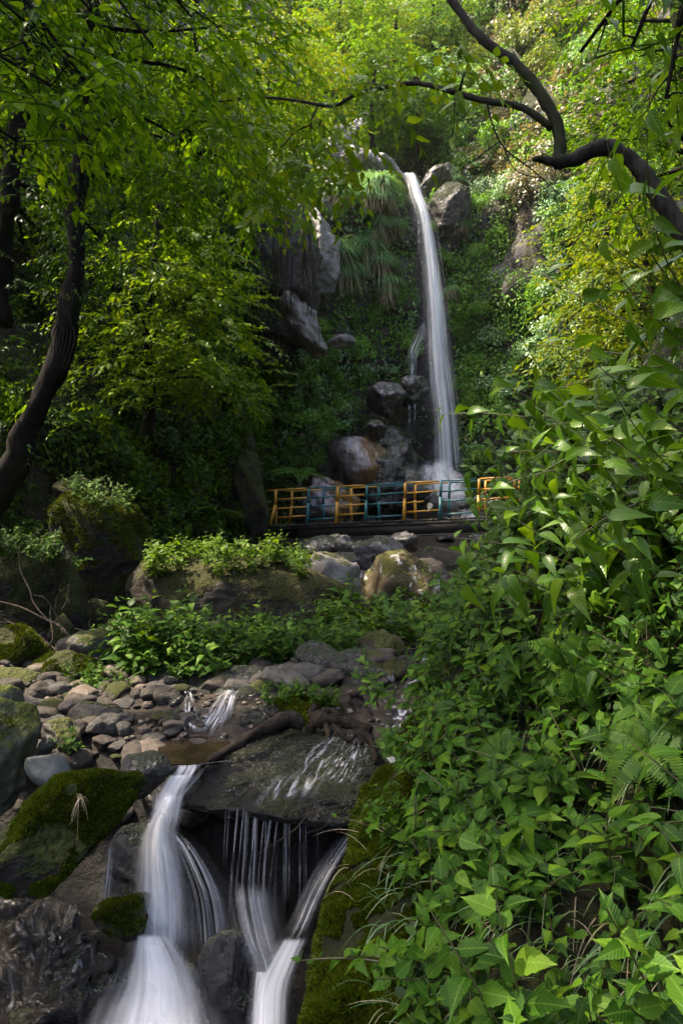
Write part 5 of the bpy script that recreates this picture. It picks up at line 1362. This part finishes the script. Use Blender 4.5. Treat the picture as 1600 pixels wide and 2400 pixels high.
for pts, r0 in [([(1075, 222, 5.36), (1085, 180, 5.3), (1100, 150, 5.3)], .014), ([(1140, 236, 5.25), (1150, 280, 5.2), (1180, 345, 5.2), (1250, 400, 5.2), (1340, 480, 5.3)], .008), ([(1065, 225, 5.4), (1062, 300, 5.4), (1040, 380, 5.45), (1025, 440, 5.5)], .007),
        ([(965, 196, 5.6), (975, 180, 5.6), (990, 200, 5.55)], .014), ([(1170, 330, 5.2), (1130, 360, 5.2), (1060, 410, 5.3)], .005), ([(745, 246, 5.95), (728, 290, 6), (735, 360, 6), (740, 380, 6)], .008), ([(728, 292, 6), (690, 310, 6), (650, 360, 6.1), (615, 410, 6.1)], .006),
        ([(580, 232, 6.1), (540, 180, 6.1), (525, 100, 6.2)], .005), ([(1205, 248, 5.15), (1212, 236, 5.15)], .016), ([(1180, 345, 5.2), (1210, 400, 5.2), (1280, 420, 5.2)], .004)]:
    a.add(*px_tube(pts, r0, .003, 16, 5, .1, 7))
link('branch', a.mesh('branch', shift=BO), M['bark_grey'], bt)
a = Acc()
rg = np.random.default_rng(31)
sp = sprays(.125, 'mid')
for px, py, Y, n, sx, sy in [(740, 380, 6, 8, 60, 30), (615, 410, 6.1, 9, 70, 40), (560, 300, 6.1, 9, 80, 50), (640, 300, 6.1, 8, 80, 40), (700, 310, 6, 7, 60, 40), (800, 300, 5.9, 7, 60, 50), (830, 200, 5.8, 6, 50, 30), (960, 160, 5.5, 7, 60, 25), (1080, 110, 5.3, 6, 60, 30), (500, 240, 6.2, 7, 60, 40), (640, 470, 6, 4, 30, 20), (530, 120, 6.2, 6, 60, 40), (900, 230, 5.7, 4, 40, 20), (790, 390, 6, 5, 40, 30), (1130, 150, 5.3, 4, 30, 20)]:
    p = np.array([P(px + rg.normal(0, sx * .6), py + rg.normal(0, sy * .6), Y + rg.normal(0, .2)) for _ in range(n)])
    put_sprays(a, sp, p, rg.uniform(0, 6.3, n), rg.normal(-.35, .3, n), rg.uniform(.55, .95, n), rg)
link('foliage', a.mesh('foliage', shift=BO), M['lf_bright'], bt)

# trees added left of the view, crowns set sunward to shade the gorge
k = 0
for yy in (-1, 2, 5, 8, 11, 14):
    for x0, z0, xt in ((0.3, 1.4, -7.0), (3.2, 3.5, -7.6)):
        t = (x0 - xt) / (-sun_dir[0])
        rg = np.random.default_rng(900 + k)
        c = np.array([x0, yy + (1.5 if x0 > 1 else 0), z0]) + np.array(sun_dir[:]) * t
        rr = 2.7
        cl = [(c + rg.normal(0, 1, 3) * [rr * .45, rr * .6, rr * .45], rr * .52, 50) for _ in range(12)]
        xb = -7.8 - (.8 if x0 > 1 else 0)
        tree('added_shade_tree', 'tree added left of the view to shade the gorge', [(xb, c[1], 2.5), (xb + .2, c[1], c[2] * .55), c], .2, cl, .2, 'lf_canopy', kind='tiny', seed=60 + k, group='added shade trees left of the view')
        k += 1

# ------------------------------------------------------------------ herbs, ferns, grass of the banks
def herb_mesh(seed, stems=3, L=.55, leaf=.095, tm=T_HERB, step=.07, mat='lf_herb', spread=.5, droopy=.15, alt=False):
    rng = np.random.default_rng(seed)
    s_, f_ = Acc(), Acc()
    for k in range(stems):
        az = rng.uniform(0, 2 * PI); sp_ = rng.uniform(.15, spread)
        l = L * rng.uniform(.65, 1.1)
        t = np.linspace(0, 1, 12)
        d = np.array([math.cos(az), math.sin(az), 0])
        path = d * (sp_ * l * t ** 1.4)[:, None] + np.array([0, 0, 1.0]) * (l * (t - .18 * sp_ * 2 * t ** 2))[:, None] + rng.normal(0, .01, 3)
        path[:, 2] -= .03
        V, Q, T = tube(path, np.linspace(.0045, .002, 12), 5, cap=False)
        s_.add(V, Q)
        nn = max(3, int(l / step))
        ph = rng.uniform(0, 2 * PI)
        for j in range(nn):
            tt = .22 + .78 * (j + rng.uniform(-.2, .2)) / (nn - 1) if nn > 1 else 1
            tt = min(tt, 1)
            i = min(int(tt * 11), 10); fr = tt * 11 - i
            p = path[i] * (1 - fr) + path[i + 1] * fr
            sz = leaf * (.55 + .75 * math.sin(PI * min(1, .25 + .62 * tt))) * rng.uniform(.75, 1.15)
            if j == nn - 1: sz *= .55
            for q in ((0,) if alt else (0, PI)):
                a_ = ph + j * (PI * .76 if alt else PI / 2) + q + rng.normal(0, .25)
                el = rng.normal(droopy, .25) + (.5 if j == nn - 1 else 0)
                ax = np.array([math.cos(a_) * math.cos(el), math.sin(a_) * math.cos(el), math.sin(el)])
                scatter(f_, tm, p[None], ax[None], np.array([[rng.normal(0, .2), rng.normal(0, .2), 1.0]]), np.array([sz]), rng)
    a = s_.mesh('stem'); a.materials.append(M['stem'])
    b_ = f_.mesh('foliage'); b_.materials.append(M[mat])
    return a, b_
HERB = [herb_mesh(800 + k, 3, .5 + .05 * (k % 3), .1 + .012 * (k % 2)) for k in range(7)]
HERB_S = [herb_mesh(830 + k, 5, .36, .06, step=.05, spread=.8) for k in range(4)]
HERB_SUN_TINT = [herb_mesh(890 + k, 4, .42, .08, step=.055, mat='lf_sun_tint', spread=.7) for k in range(4)]
HERB_L = [herb_mesh(860 + k, 4, .95, .15, T_LONG, .085, 'lf_shrub', .75, -.2, True) for k in range(5)]
HERB_M = [herb_mesh(910 + k, 4, .5, .1, T_LONG, .045, 'lf_herb', .7, -.1, True) for k in range(4)]
rp = np.random.default_rng(12)
def plant(kind, pos, s, lean, name, label, cat, group, yaw=None):
    o = empty(name, pos)
    a, b_ = kind[rp.integers(len(kind))]
    link('stem', a, None, o); link('foliage', b_, None, o)
    o.scale = (s, s, s * rp.uniform(.9, 1.1))
    q = Vector(lean).normalized().to_track_quat('Z', 'Y')
    o.rotation_euler = q.to_euler()
    o.rotation_euler.rotate_axis('Z', rp.uniform(0, 6.3) if yaw is None else yaw)
    tag(o, label, cat, group)
    return o
def foot(y): return float(np.interp(y, FOOT[:, 0], FOOT[:, 1]))
# broad-leaved herbs all over the right bank
cy_ = 1.15 * (9.5 / 1.15) ** rp.random(60000); cd_ = rp.uniform(-.02, 3.2, 60000); cx_ = np.interp(cy_, FOOT[:, 0], FOOT[:, 1]) + cd_
cand = np.stack([cx_, cy_, ground_z(cx_, cy_), cd_], -1)
done = []
tries = n_small = n_big = 0
while len(done) < 470 and tries < 60000:
    tries += 1
    if tries >= len(cand): break
    x, y, z, d = cand[tries]
    if y < 4.5 and d < (.46 if y < 3.6 else .36): continue
    if y >= 4.5 and d < (.2 if y < 6.5 else .08): continue
    p = np.array([x, y, z])
    px, py = 800 + F * x / y, 1200 - F * (z - 2) / y
    if not (650 < px < 1760 and py < 2650): continue
    if py < 950 or np.linalg.norm(p - [0, 0, 2]) < 1.25: continue
    md = (.1 if y > 2.4 else .14) + .019 * y
    if any((x - a) ** 2 + (y - b_) ** 2 + (z - c) ** 2 < md * md for a, b_, c in done): continue
    done.append((x, y, z))
    small = (y < 4.5 and d < .62) or rp.random() < .2
    s = rp.uniform(.58, .92) if y < 2.3 else rp.uniform(.62, 1.0) if y < 5 else rp.uniform(.7, 1.1)
    if small: s *= 1.25
    if (n_small >= 190 if small else n_big >= 285): continue
    n_small += small; n_big += not small
    narrow = (not small) and rp.random() < .3
    plant(HERB_S if small else HERB_M if narrow else HERB, p, s, (-.4 + rp.normal(0, .25), -.3 + rp.normal(0, .25), .8), 'small_herb' if small else 'narrow_leaved_herb' if narrow else 'leafy_herb',
          'small leaved herb growing on the steep right bank' if small else 'narrow-leaved herb growing on the steep right bank' if narrow else 'broad toothed-leaf herb growing on the steep right bank', 'plant',
          'small herbs of the right bank' if small else 'narrow-leaved herbs of the right bank' if narrow else 'broad-leaved herbs of the right bank')
for px, Y, sc in [(1105, 9.4, .9), (1150, 9.0, 1.0), (1195, 9.2, 1.1), (1235, 8.6, 1.0), (1175, 10.2, 1.15)]:
    x = (px - 800) / F * Y
    plant(HERB_L, (x, Y, ground_z(x, Y)[0]), sc, (-.15, -.1, 1), 'arching_shrub', 'slender shrub screening the right end of the bridge', 'shrub', 'shrubs before the bridge end')
# tall arching shrubs along the upper part of the bank
for k in range(34):
    for _ in range(200):
        y = rp.uniform(2.5, 8.0); x = foot(y) + rp.uniform(.25, 2.6)
        z = ground_z(x, y)[0]
        px, py = proj(np.array([[x, y, z]])); px, py = px[0], py[0]
        top = 1200 - F * (z + .8 - 2) / y
        lim = np.interp(px, [1000, 1080, 1160, 1250, 1300, 1600], [1200, 1190, 1100, 960, 880, 800])
        if 1270 < px < 1720 and lim < top < 1180 and py < 1500: break
    plant(HERB_L, (x, y, z), rp.uniform(.75, 1.15), (-.5 + rp.normal(0, .15), -.25, .8), 'arching_shrub', 'shrub of long drooping pointed leaves on the upper right bank', 'shrub', 'arching shrubs of the right bank')
for px, py, Y, s, lx, lz in [(1640, 720, 2.7, .85, -.9, .25), (1700, 860, 2.6, .8, -.9, .2), (1600, 1010, 2.5, .7, -.8, .3), (1480, 1090, 2.8, .7, -.8, .3), (1460, 1180, 3.0, .65, -.6, .4), (1650, 1160, 2.1, .6, -.8, .3), (1400, 1010, 3.4, .8, -.8, .4), (1430, 1050, 4.0, .75, -.5, .5)]:
    plant(HERB_L, P(px, py, Y), s, (lx, -.1, lz), 'arching_shrub', 'shrub of long drooping pointed leaves on the upper right bank', 'shrub', 'arching shrubs of the right bank')
tree('tall_shrub', 'tall shrub whose big soft leaves hang into the upper right corner close to the camera', [(2.3, 2.9, 2.6), (2.2, 2.8, 3.4), (1.9, 2.7, 4.0), (1.3, 2.7, 4.2)], .03,
     PC([(1480, 110, 3.0, .14, 2), (1590, 60, 2.8, .16, 3), (1360, 120, 3.3, .1, 1), (1560, 230, 2.9, .14, 2)]), .11, 'lf_shrub', kind='long', seed=9, cat='shrub')
# low cover between the herbs
def bank_pts(n, y0, y1, d0, d1, rng):
    y = y0 * (y1 / y0) ** rng.random(n)
    d = rng.uniform(d0, d1, n)
    x = np.interp(y, FOOT[:, 0], FOOT[:, 1]) + d
    p = np.stack([x, y, ground_z(x, y)], -1)
    px, py = proj(p)
    return p[(px > 600) & (px < 1800) & (py < 2700)], None
rng = np.random.default_rng(77)
p, _ = bank_pts(5500, 1.2, 12, .45, 4.2, rng)
keep = fbm(p * 2.2, 2, 4) > -.5
p = p[keep]
a = Acc()
p2 = p + np.array([-.55, -.2, .8]) * rng.uniform(.01, .16, (len(p), 1))
scatter(a, T_MID, p2, norm(rdir(len(p)) * .8 + [-.5, -.3, -.1]), norm(rdir(len(p)) * .4 + [-.4, -.2, 1]), rng.uniform(.025, .06, len(p)) * (1 + .05 * p[:, 1]), rng)
tag(link('undergrowth', a.mesh('undergrowth'), M['lf_shade']), kind='stuff')
p, _ = bank_pts(4200, 1.2, 7, .35, 2.6, rng)
a = Acc()
n = len(p)
blade_ribbons(a, p, norm(rdir(n) * .5 + [-.5, -.3, .9]), rng.uniform(.12, .38, n), rng.uniform(.004, .011, n), rng.uniform(.4, 1.1, n), 7)
tag(link('grass', a.mesh('grass'), M['grass']), kind='stuff')
p, _ = bank_pts(420, 1.2, 5, .2, 2.2, rng)
a = Acc(); n = len(p)
blade_ribbons(a, p, norm(rdir(n) * .7 + [-.5, -.3, .5]), rng.uniform(.12, .3, n), rng.uniform(.003, .006, n), rng.uniform(.3, 1.2, n), 7)
tag(link('dry_grass', a.mesh('dry_grass'), M['straw']), kind='stuff')

# moss
def blades3(acc, p, nn, size, rng):
    n = len(p)
    ax = norm(nn + rdir(n, rng) * .55)
    s = norm(np.cross(ax, rdir(n, rng))) * (size * .32)[:, None]
    V = np.stack([p - s, p + s, p + ax * size[:, None]], 1).reshape(-1, 3)
    acc.add(V, None, np.arange(n * 3).reshape(n, 3))
from mathutils import Euler, Matrix
def moss_on(o, n, size, thr=-.1, zmin=-.25, sc=5.0, seed=0):
    me = o.data
    V = np.zeros(len(me.vertices) * 3); me.vertices.foreach_get('co', V); V = V.reshape(-1, 3)
    T = np.zeros(len(me.polygons) * 3, int); me.polygons.foreach_get('vertices', T); T = T.reshape(-1, 3)
    A, B, C_ = V[T[:, 0]], V[T[:, 1]], V[T[:, 2]]
    nr = np.cross(B - A, C_ - A); ar = np.linalg.norm(nr, axis=1); nr = norm(nr)
    rot = np.array(o.rotation_euler.to_matrix())
    wz = (nr @ rot.T)
    rng = np.random.default_rng(seed)
    w = ar * (wz[:, 2] > zmin) * (wz[:, 1] < .5)
    k = rng.choice(len(T), n, p=w / w.sum())
    a, b_ = rng.random((2, n, 1)); sw = (a + b_) > 1; a = np.where(sw, 1 - a, a); b_ = np.where(sw, 1 - b_, b_)
    p = A[k] + (B[k] - A[k]) * a + (C_[k] - A[k]) * b_
    f = fbm(p * sc, 3, seed) + .35 * wz[k][:, 2]
    s = f > thr
    p, nn, f = p[s], nr[k][s], f[s]
    ac = Acc()
    blades3(ac, p + nn * (np.clip(f[:, None], 0, 1) * size * .6), nn, size * rng.uniform(.6, 1.4, len(p)), rng)
    link('moss', ac.mesh('moss', False), M['moss'], o)
for o in BOULDERS:
    l = o['label']
    if l.startswith('long tilted slab'): moss_on(o, 70000, .012, -.3, -.9, 5, 1)
    elif l.startswith('low mossy hump'): moss_on(o, 5000, .012, -.2, 0, 6, 2)
    elif l.startswith('mossy rock with small herbs'): moss_on(o, 9000, .018, -.3, -.1, 5, 3)
    elif l.startswith('big olive moss'): moss_on(o, 9000, .022, -.1, 0, 4, 4)
    elif l.startswith('huge mossy'): moss_on(o, 9000, .035, 0, -.1, 2, 5)
    elif l.startswith('low moss covered'): moss_on(o, 5000, .02, 0, 0, 4, 6)
    elif l.startswith('smooth pale grey-green'): moss_on(o, 6000, .01, .25, .2, 5, 7)
rng = np.random.default_rng(6)
p, _ = bank_pts(200000, 1.9, 4.8, -.07, .62, rng)
e = 1e-2
n_ = norm(np.stack([-(ground_z(p[:, 0] + e, p[:, 1]) - p[:, 2]) / e, -(ground_z(p[:, 0], p[:, 1] + e) - p[:, 2]) / e, np.ones(len(p))], -1))
f = fbm(p * 5, 3, 8)
k = f > -.6
a = Acc()
blades3(a, p[k] + n_[k] * (np.clip(f[k] + .45, 0, 1) * .03)[:, None], norm(n_[k] + [-.25, -.25, 0]), .013 * rng.uniform(.6, 1.7, k.sum()), rng)
tag(link('moss', a.mesh('moss', False), M['moss']), kind='stuff')

# where do things stand on a boulder
def top_z(o, x, y, r=.12):
    me = o.data
    V = np.zeros(len(me.vertices) * 3); me.vertices.foreach_get('co', V); V = V.reshape(-1, 3)
    Wd = V @ np.array(o.rotation_euler.to_matrix()).T + np.array(o.location)
    s = (Wd[:, 0] - x) ** 2 + (Wd[:, 1] - y) ** 2 < r * r
    return Wd[s, 2].max() if s.any() else None
longb = [o for o in BOULDERS if o['label'].startswith('long low')][0]
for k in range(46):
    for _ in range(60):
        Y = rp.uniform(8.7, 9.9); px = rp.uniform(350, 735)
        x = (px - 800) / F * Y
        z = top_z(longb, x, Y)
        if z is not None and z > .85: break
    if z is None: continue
    plant(HERB_SUN_TINT, (x, Y, z - .03), rp.uniform(.7, 1.1), (rp.normal(0, .25), rp.normal(-.1, .2), 1), 'streamside_herb', 'herb growing along the top of the long midstream boulder', 'plant', 'herbs on the long boulder')
for k in range(150):
    px = rp.uniform(270, 840); Y = rp.uniform(6.35, 7.6)
    if px > 500: Y = rp.uniform(7.0, 8.3)
    x = (px - 800) / F * Y
    plant(HERB if k % 3 else HERB_S, (x, Y, ground_z(x, Y)[0]), rp.uniform(.9, 1.35) if px < 470 else rp.uniform(.7, 1.1), (rp.normal(0, .2), rp.normal(-.15, .15), 1), 'streamside_herb', 'dark leafy herb in the thicket below the long boulder', 'plant', 'herbs below the long boulder')
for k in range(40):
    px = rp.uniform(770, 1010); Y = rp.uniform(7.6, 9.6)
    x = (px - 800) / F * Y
    plant(HERB_SUN_TINT if k % 3 else HERB, (x, Y, ground_z(x, Y)[0] + .1), rp.uniform(.9, 1.4), (rp.normal(0, .2), rp.normal(-.1, .15), 1), 'streamside_herb', 'light green herb in front of the lichen boulder', 'plant', 'herbs before the lichen boulder')
for k in range(26):
    px = rp.uniform(950, 1130); Y = rp.uniform(9, 13)
    x = (px - 800) / F * Y
    plant(HERB, (x, Y, ground_z(x, Y)[0]), rp.uniform(.7, 1.1), (rp.normal(-.2, .2), rp.normal(-.1, .15), 1), 'wild_herb', 'herb at the right of the stream in front of the bridge end', 'plant', 'herbs before the bridge end')
for k in range(16):
    px = rp.uniform(620, 820); Y = rp.uniform(5.3, 5.6)
    x = (px - 800) / F * Y
    mr = [o for o in BOULDERS if o['label'].startswith('mossy rock with small herbs')][0]
    z = top_z(mr, x, Y)
    if z is None: continue
    plant(HERB_S, (x, Y, z - .02), rp.uniform(.4, .6), (rp.normal(0, .2), rp.normal(-.1, .15), 1), 'wild_herb', 'tiny herb growing on the mossy rock beside the driftwood', 'plant', 'herbs on the mossy rock')
for k in range(13):
    px = rp.uniform(175, 300); Y = rp.uniform(5.9, 6.4)
    x = (px - 800) / F * Y
    plant(HERB_S, (x, Y, ground_z(x, Y)[0]), rp.uniform(.55, .8), (rp.normal(0, .2), rp.normal(-.1, .15), 1), 'wild_herb', 'small herb growing at the edge of the gravel bar', 'plant', 'herbs at the gravel edge')
for k in range(26):
    Y = rp.uniform(9.5, 14); px = rp.uniform(60, 480)
    x = (px - 800) / F * Y
    plant(HERB_S if k % 2 else HERB, (x, Y, ground_z(x, Y)[0]), rp.uniform(.9, 1.5), (rp.normal(.15, .2), rp.normal(-.1, .15), 1), 'wild_herb', 'dark herb on the left bank among the mossy boulders', 'plant', 'herbs of the left bank')
hb = [o for o in BOULDERS if o['label'].startswith('huge mossy') or o['label'].startswith('steep dark') or o['label'].startswith('dark mossy boulder at')]
for k in range(40):
    o = hb[k % 3]
    x = o.location.x + rp.normal(0, .28); Y = o.location.y + rp.normal(-.15, .3)
    z = top_z(o, x, Y)
    if z is None: continue
    plant(HERB_S, (x, Y, z - .04), rp.uniform(.7, 1.1), (rp.normal(0, .3), -.3, 1), 'wild_herb', 'herb rooted on top of a mossy boulder of the left bank', 'plant', 'herbs on the left boulders')
for px, py, Y, s, lab in [(180, 1760, 4.7, .5, 'low herb with pale leaves growing between stones above the mossy slab'), (885, 1650, 4.9, .75, 'bright young plant leaning out from the bank over the right-hand trickle'), (900, 1925, 3.3, .42, 'small bright plant sprouting from the mossy edge beside the hanging water threads')]:
    plant(HERB, P(px, py, Y), s, (-.3, -.3, .8), 'leafy_herb', lab, 'plant', None)

def fern_mesh(seed, nf=7, L=.6):
    rng = np.random.default_rng(seed)
    a = Acc()
    for k in range(nf):
        az = 2 * PI * k / nf + rng.normal(0, .3)
        l = L * rng.uniform(.7, 1.1)
        n = 22
        t = np.linspace(0, 1, n)
        d = np.array([math.cos(az), math.sin(az), 0])
        path = d * (l * .85 * t)[:, None] + np.array([0, 0, 1.0]) * (l * (.75 * t - .75 * t ** 2))[:, None]
        V, Q, T = tube(path, np.linspace(.004, .001, n), 4, cap=False); a.add(V, Q)
        tg = norm(np.gradient(path, axis=0)); sd = norm(np.cross(tg, [0, 0, 1.0])); up = np.cross(sd, tg)
        w = l * .3 * (np.sin(PI * (t * .85 + .12)) ** .8) * (1 - t * .35)
        for s in (-1, 1):
            put_leaves(a, leaf_tmpl(4, .13, .2, .2, acc=.9), path[2:], norm(sd[2:] * s + tg[2:] * .35), up[2:], w[2:])
    me = a.mesh('fern'); me.materials.append(M['fern']); return me
FE = [fern_mesh(3), fern_mesh(4, 6), fern_mesh(5, 8)]
for k, (px, py, Y, s, lab) in enumerate([(1180, 1700, 3.0, .38, 'fern among the herbs of the right bank below its middle'), (1330, 1480, 2.8, .5, 'fern high among the herbs of the right bank'), (1080, 1890, 2.9, .4, 'small fern low on the right bank near the mossy edge'), (320, 1500, 7.3, 1.0, 'light fern with combed fronds at the left end of the long boulder'), (365, 1600, 6.7, .8, 'sunlit fern in the bright herbs above the riffle'), (1520, 1640, 2.3, .4, 'dark fern hanging out of the right bank among the herbs'),
        (935, 1700, 4.6, .42, 'fern leaning from the right bank over the little right-hand fall'), (500, 1215, 17, 1.8, 'fern patch at the foot of the hillside left of the bridge'), (700, 1120, 22.5, 2.2, 'fern on the cliff foot behind the left part of the bridge'), (770, 1015, 25, 2.0, 'arching fern above the large streaked rock'), (400, 1640, 6.5, .6, 'small fern at the water edge below the sunlit fern')]):
    o = link('fern', FE[k % 3])
    o.location = P(px, py, Y)
    if Y < 12: o.location.z = max(o.location.z - .15, ground_z(o.location.x, o.location.y)[0] + .02)
    o.scale = (s, s, s)
    o.rotation_euler = (rp.normal(0, .2) + (.35 if px > 800 else 0), (-.6 if px > 800 else .1), k * 1.3)
    tag(o, lab, 'fern')

# ------------------------------------------------------------------ dead wood
def wood(name, label, cat, tubes, mat, n=24):
    base = P(*tubes[0][0][0])
    a = Acc()
    for k, (pts, r0, r1, sides, rough) in enumerate(tubes):
        V, Q, T = px_tube(pts, r0, r1, n, sides, rough, k + 3)
        a.add(V, Q, T)
    o = link(name, a.mesh(name, shift=base), M[mat])
    o.location = base
    tag(o, label, cat)
    return o
wood('dead_branch', 'bare forked dead branch lying across the dark boulders on the left bank', 'branch', [
    ([(44, 1290, 7.6), (48, 1337, 7.5), (70, 1383, 7.4), (80, 1415, 7.35), (112, 1452, 7.25), (145, 1471, 7.2), (177, 1511, 7.0)], .006, .013, 6, .1),
    ([(-10, 1408, 7.5), (48, 1423, 7.4), (107, 1452, 7.25), (145, 1471, 7.2)], .006, .011, 6, .1), ([(80, 1395, 7.4), (105, 1402, 7.35), (130, 1440, 7.3), (148, 1486, 7.15)], .004, .007, 5, .1),
    ([(130, 1425, 7.3), (133, 1398, 7.3)], .008, .004, 5, .1), ([(145, 1430, 7.3), (158, 1405, 7.3), (161, 1369, 7.3)], .008, .004, 5, .1), ([(40, 1290, 7.6), (34, 1270, 7.7)], .008, .003, 5, .1)], 'twig')
wood('dead_branch', 'thin dead stick lying below the forked dead branch on the left', 'branch', [
    ([(10, 1452, 7.2), (21, 1458, 7.2), (80, 1484, 7.1), (115, 1511, 7.05), (145, 1533, 6.9)], .006, .012, 6, .1), ([(99, 1535, 7.0), (123, 1498, 7.05), (118, 1452, 7.2), (118, 1420, 7.3)], .008, .005, 5, .1)], 'twig')
wood('dead_branch', 'short pale stick bridging the gap behind the grey boulder', 'branch', [([(176, 1474, 7.9), (225, 1484, 7.8), (245, 1478, 7.8)], .008, .008, 5, .1), ([(212, 1484, 7.8), (208, 1455, 7.9)], .006, .004, 5, .1)], 'twig')
wood('driftwood_log', 'dark wet driftwood log lying at the back edge of the wide slab', 'log', [([(486, 1784, 4.6), (530, 1760, 4.66), (580, 1732, 4.72), (630, 1704, 4.8), (665, 1688, 4.85), (704, 1692, 4.9)], .022, .058, 12, .3), ([(650, 1705, 4.95), (690, 1690, 5.0), (704, 1710, 4.95)], .05, .02, 8, .3)], 'log', 40)
wood('root_snag', 'tangled brown root snag washed up behind the wide slab', 'root', [
    ([(725, 1720, 5.0), (735, 1690, 5.0), (728, 1670, 5.05), (742, 1655, 5.1)], .05, .02, 8, .35), ([(735, 1690, 5.0), (780, 1685, 5.0), (830, 1700, 4.95), (870, 1712, 4.9)], .055, .03, 9, .35), ([(760, 1690, 5.0), (770, 1720, 4.9), (760, 1745, 4.85)], .03, .01, 7, .3),
    ([(800, 1690, 5), (790, 1725, 4.9), (800, 1750, 4.8)], .025, .01, 7, .3), ([(740, 1680, 5.0), (770, 1665, 5.05), (800, 1680, 5.0)], .03, .02, 7, .3), ([(830, 1700, 4.95), (845, 1735, 4.85), (830, 1770, 4.75)], .02, .008, 6, .3), ([(840, 1705, 4.95), (870, 1740, 4.8), (880, 1790, 4.6)], .03, .02, 7, .4), ([(780, 1700, 4.9), (815, 1735, 4.8), (835, 1720, 4.8)], .02, .01, 6, .3)], 'root', 20)
wood('driftwood_stump', 'split weathered piece of wood standing behind the root snag', 'log', [([(828, 1640, 5.6), (845, 1670, 5.5), (870, 1705, 5.3)], .055, .06, 9, .4), ([(820, 1632, 5.6), (840, 1625, 5.6), (850, 1645, 5.6)], .03, .02, 7, .4)], 'log')
wood('thin_root', 'thin pale root hanging slantwise across the water threads below the slab', 'root', [([(905, 1800, 4.2), (890, 1850, 4.1), (830, 1880, 4.0), (730, 1905, 4.0), (690, 1945, 3.95), (600, 2005, 3.95)], .004, .0025, 4, .1), ([(820, 1860, 4.05), (770, 1930, 4.0), (715, 1955, 4.0)], .003, .002, 4, .1)], 'twig', 30)
wood('arched_twig', 'pale twig arching over the wet rock left of the little right-hand fall', 'twig', [([(790, 1800, 4.3), (815, 1765, 4.4), (850, 1750, 4.5), (885, 1755, 4.6), (900, 1770, 4.6)], .004, .004, 5, .1)], 'twig')
a = Acc(); rg = np.random.default_rng(4); n = 18
c0 = P(188, 1868, 3.33)
blade_ribbons(a, np.tile(c0, (n, 1)) + rg.normal(0, .006, (n, 3)), norm(rdir(n, rg) * .6 + [0, -.4, .3]), rg.uniform(.04, .09, n), np.full(n, .002), rg.uniform(.6, 1.6, n), 7)
o = link('dry_grass_tuft', a.mesh('dry_grass_tuft'), M['straw']); tag(o, 'withered straw coloured grass tuft on the mossy slab', 'grass tuft')
a = Acc()
put_leaves(a, T_HERB[2], np.array([P(1010, 1175, 6.0)]), np.array([[-.3, 0, -1.0]]), np.array([[0, -1, .3]]), np.array([.09]))
o = link('withered_leaf', a.mesh('withered_leaf'), M['brown_leaf']); tag(o, 'single brown withered leaf hanging before the bridge rail', 'leaf')

# climbers and bare roots on the leaning trunk
ltp = spline(np.array([P(30, 1090, 7.1), P(92, 950, 7), P(140, 820, 7), P(166, 650, 7), P(178, 480, 7.1), P(190, 280, 7.2)]), 200)
rg = np.random.default_rng(15)
n = 2200
i = rg.integers(200, size=n)
an = rg.uniform(0, 2 * PI, n)
dd = np.stack([np.cos(an), np.sin(an), 0 * an], -1)
f = fbm(ltp[i] * 1.6 + dd, 3, 3)
k = (f > .0)
p = ltp[i][k] + dd[k] * rg.uniform(.2, .34, (k.sum(), 1))
a = Acc()
scatter(a, T_MID, p, norm(dd[k] * .6 + rdir(k.sum(), rg) * .5 + [0, 0, -.6]), norm(dd[k] + [0, 0, .7]), rg.uniform(.03, .065, k.sum()), rg)
o = link('climber', a.mesh('climber'), M['lf_shade']); tag(o, 'small leaved climber clinging to the dark leaning trunk', 'climber')
wood('bare_root', 'bundle of bare pale roots clinging to the leaning trunk', 'root', [([(150 + dx, 700 - abs(dx), 6.8), (148 + dx * .6, 740, 6.78), (140 + dx * 1.3, 790, 6.78), (132 + dx * .8, 840 + dx, 6.78)], .008, .004, 5, .2) for dx in (-22, -14, -7, 0, 6, 13, 20, 27)], 'root')

# ------------------------------------------------------------------ moist air and spray filling the gorge
hz = Acc()
x0, x1, y0, y1, z0, z1 = -45, 45, -22, 62, -4, 62
Vh = [(x, y, z) for z in (z0, z1) for y in (y0, y1) for x in (x0, x1)]
hz.add(Vh, [[0, 2, 3, 1], [4, 5, 7, 6], [0, 1, 5, 4], [2, 6, 7, 3], [0, 4, 6, 2], [1, 3, 7, 5]])
hm = bpy.data.materials.new('haze'); hm.use_nodes = True
ht = hm.node_tree
ht.nodes.remove(ht.nodes['Principled BSDF'])
pv = N(ht, 'ShaderNodeVolumePrincipled')
pv.inputs['Color'].default_value = (0.95, 0.96, 0.93, 1)
pv.inputs['Density'].default_value = 0.0002
pv.inputs['Anisotropy'].default_value = 0.2
ht.links.new(pv.outputs[0], ht.nodes['Material Output'].inputs['Volume'])
tag(link('haze', hz.mesh('haze', False), hm), kind='stuff')
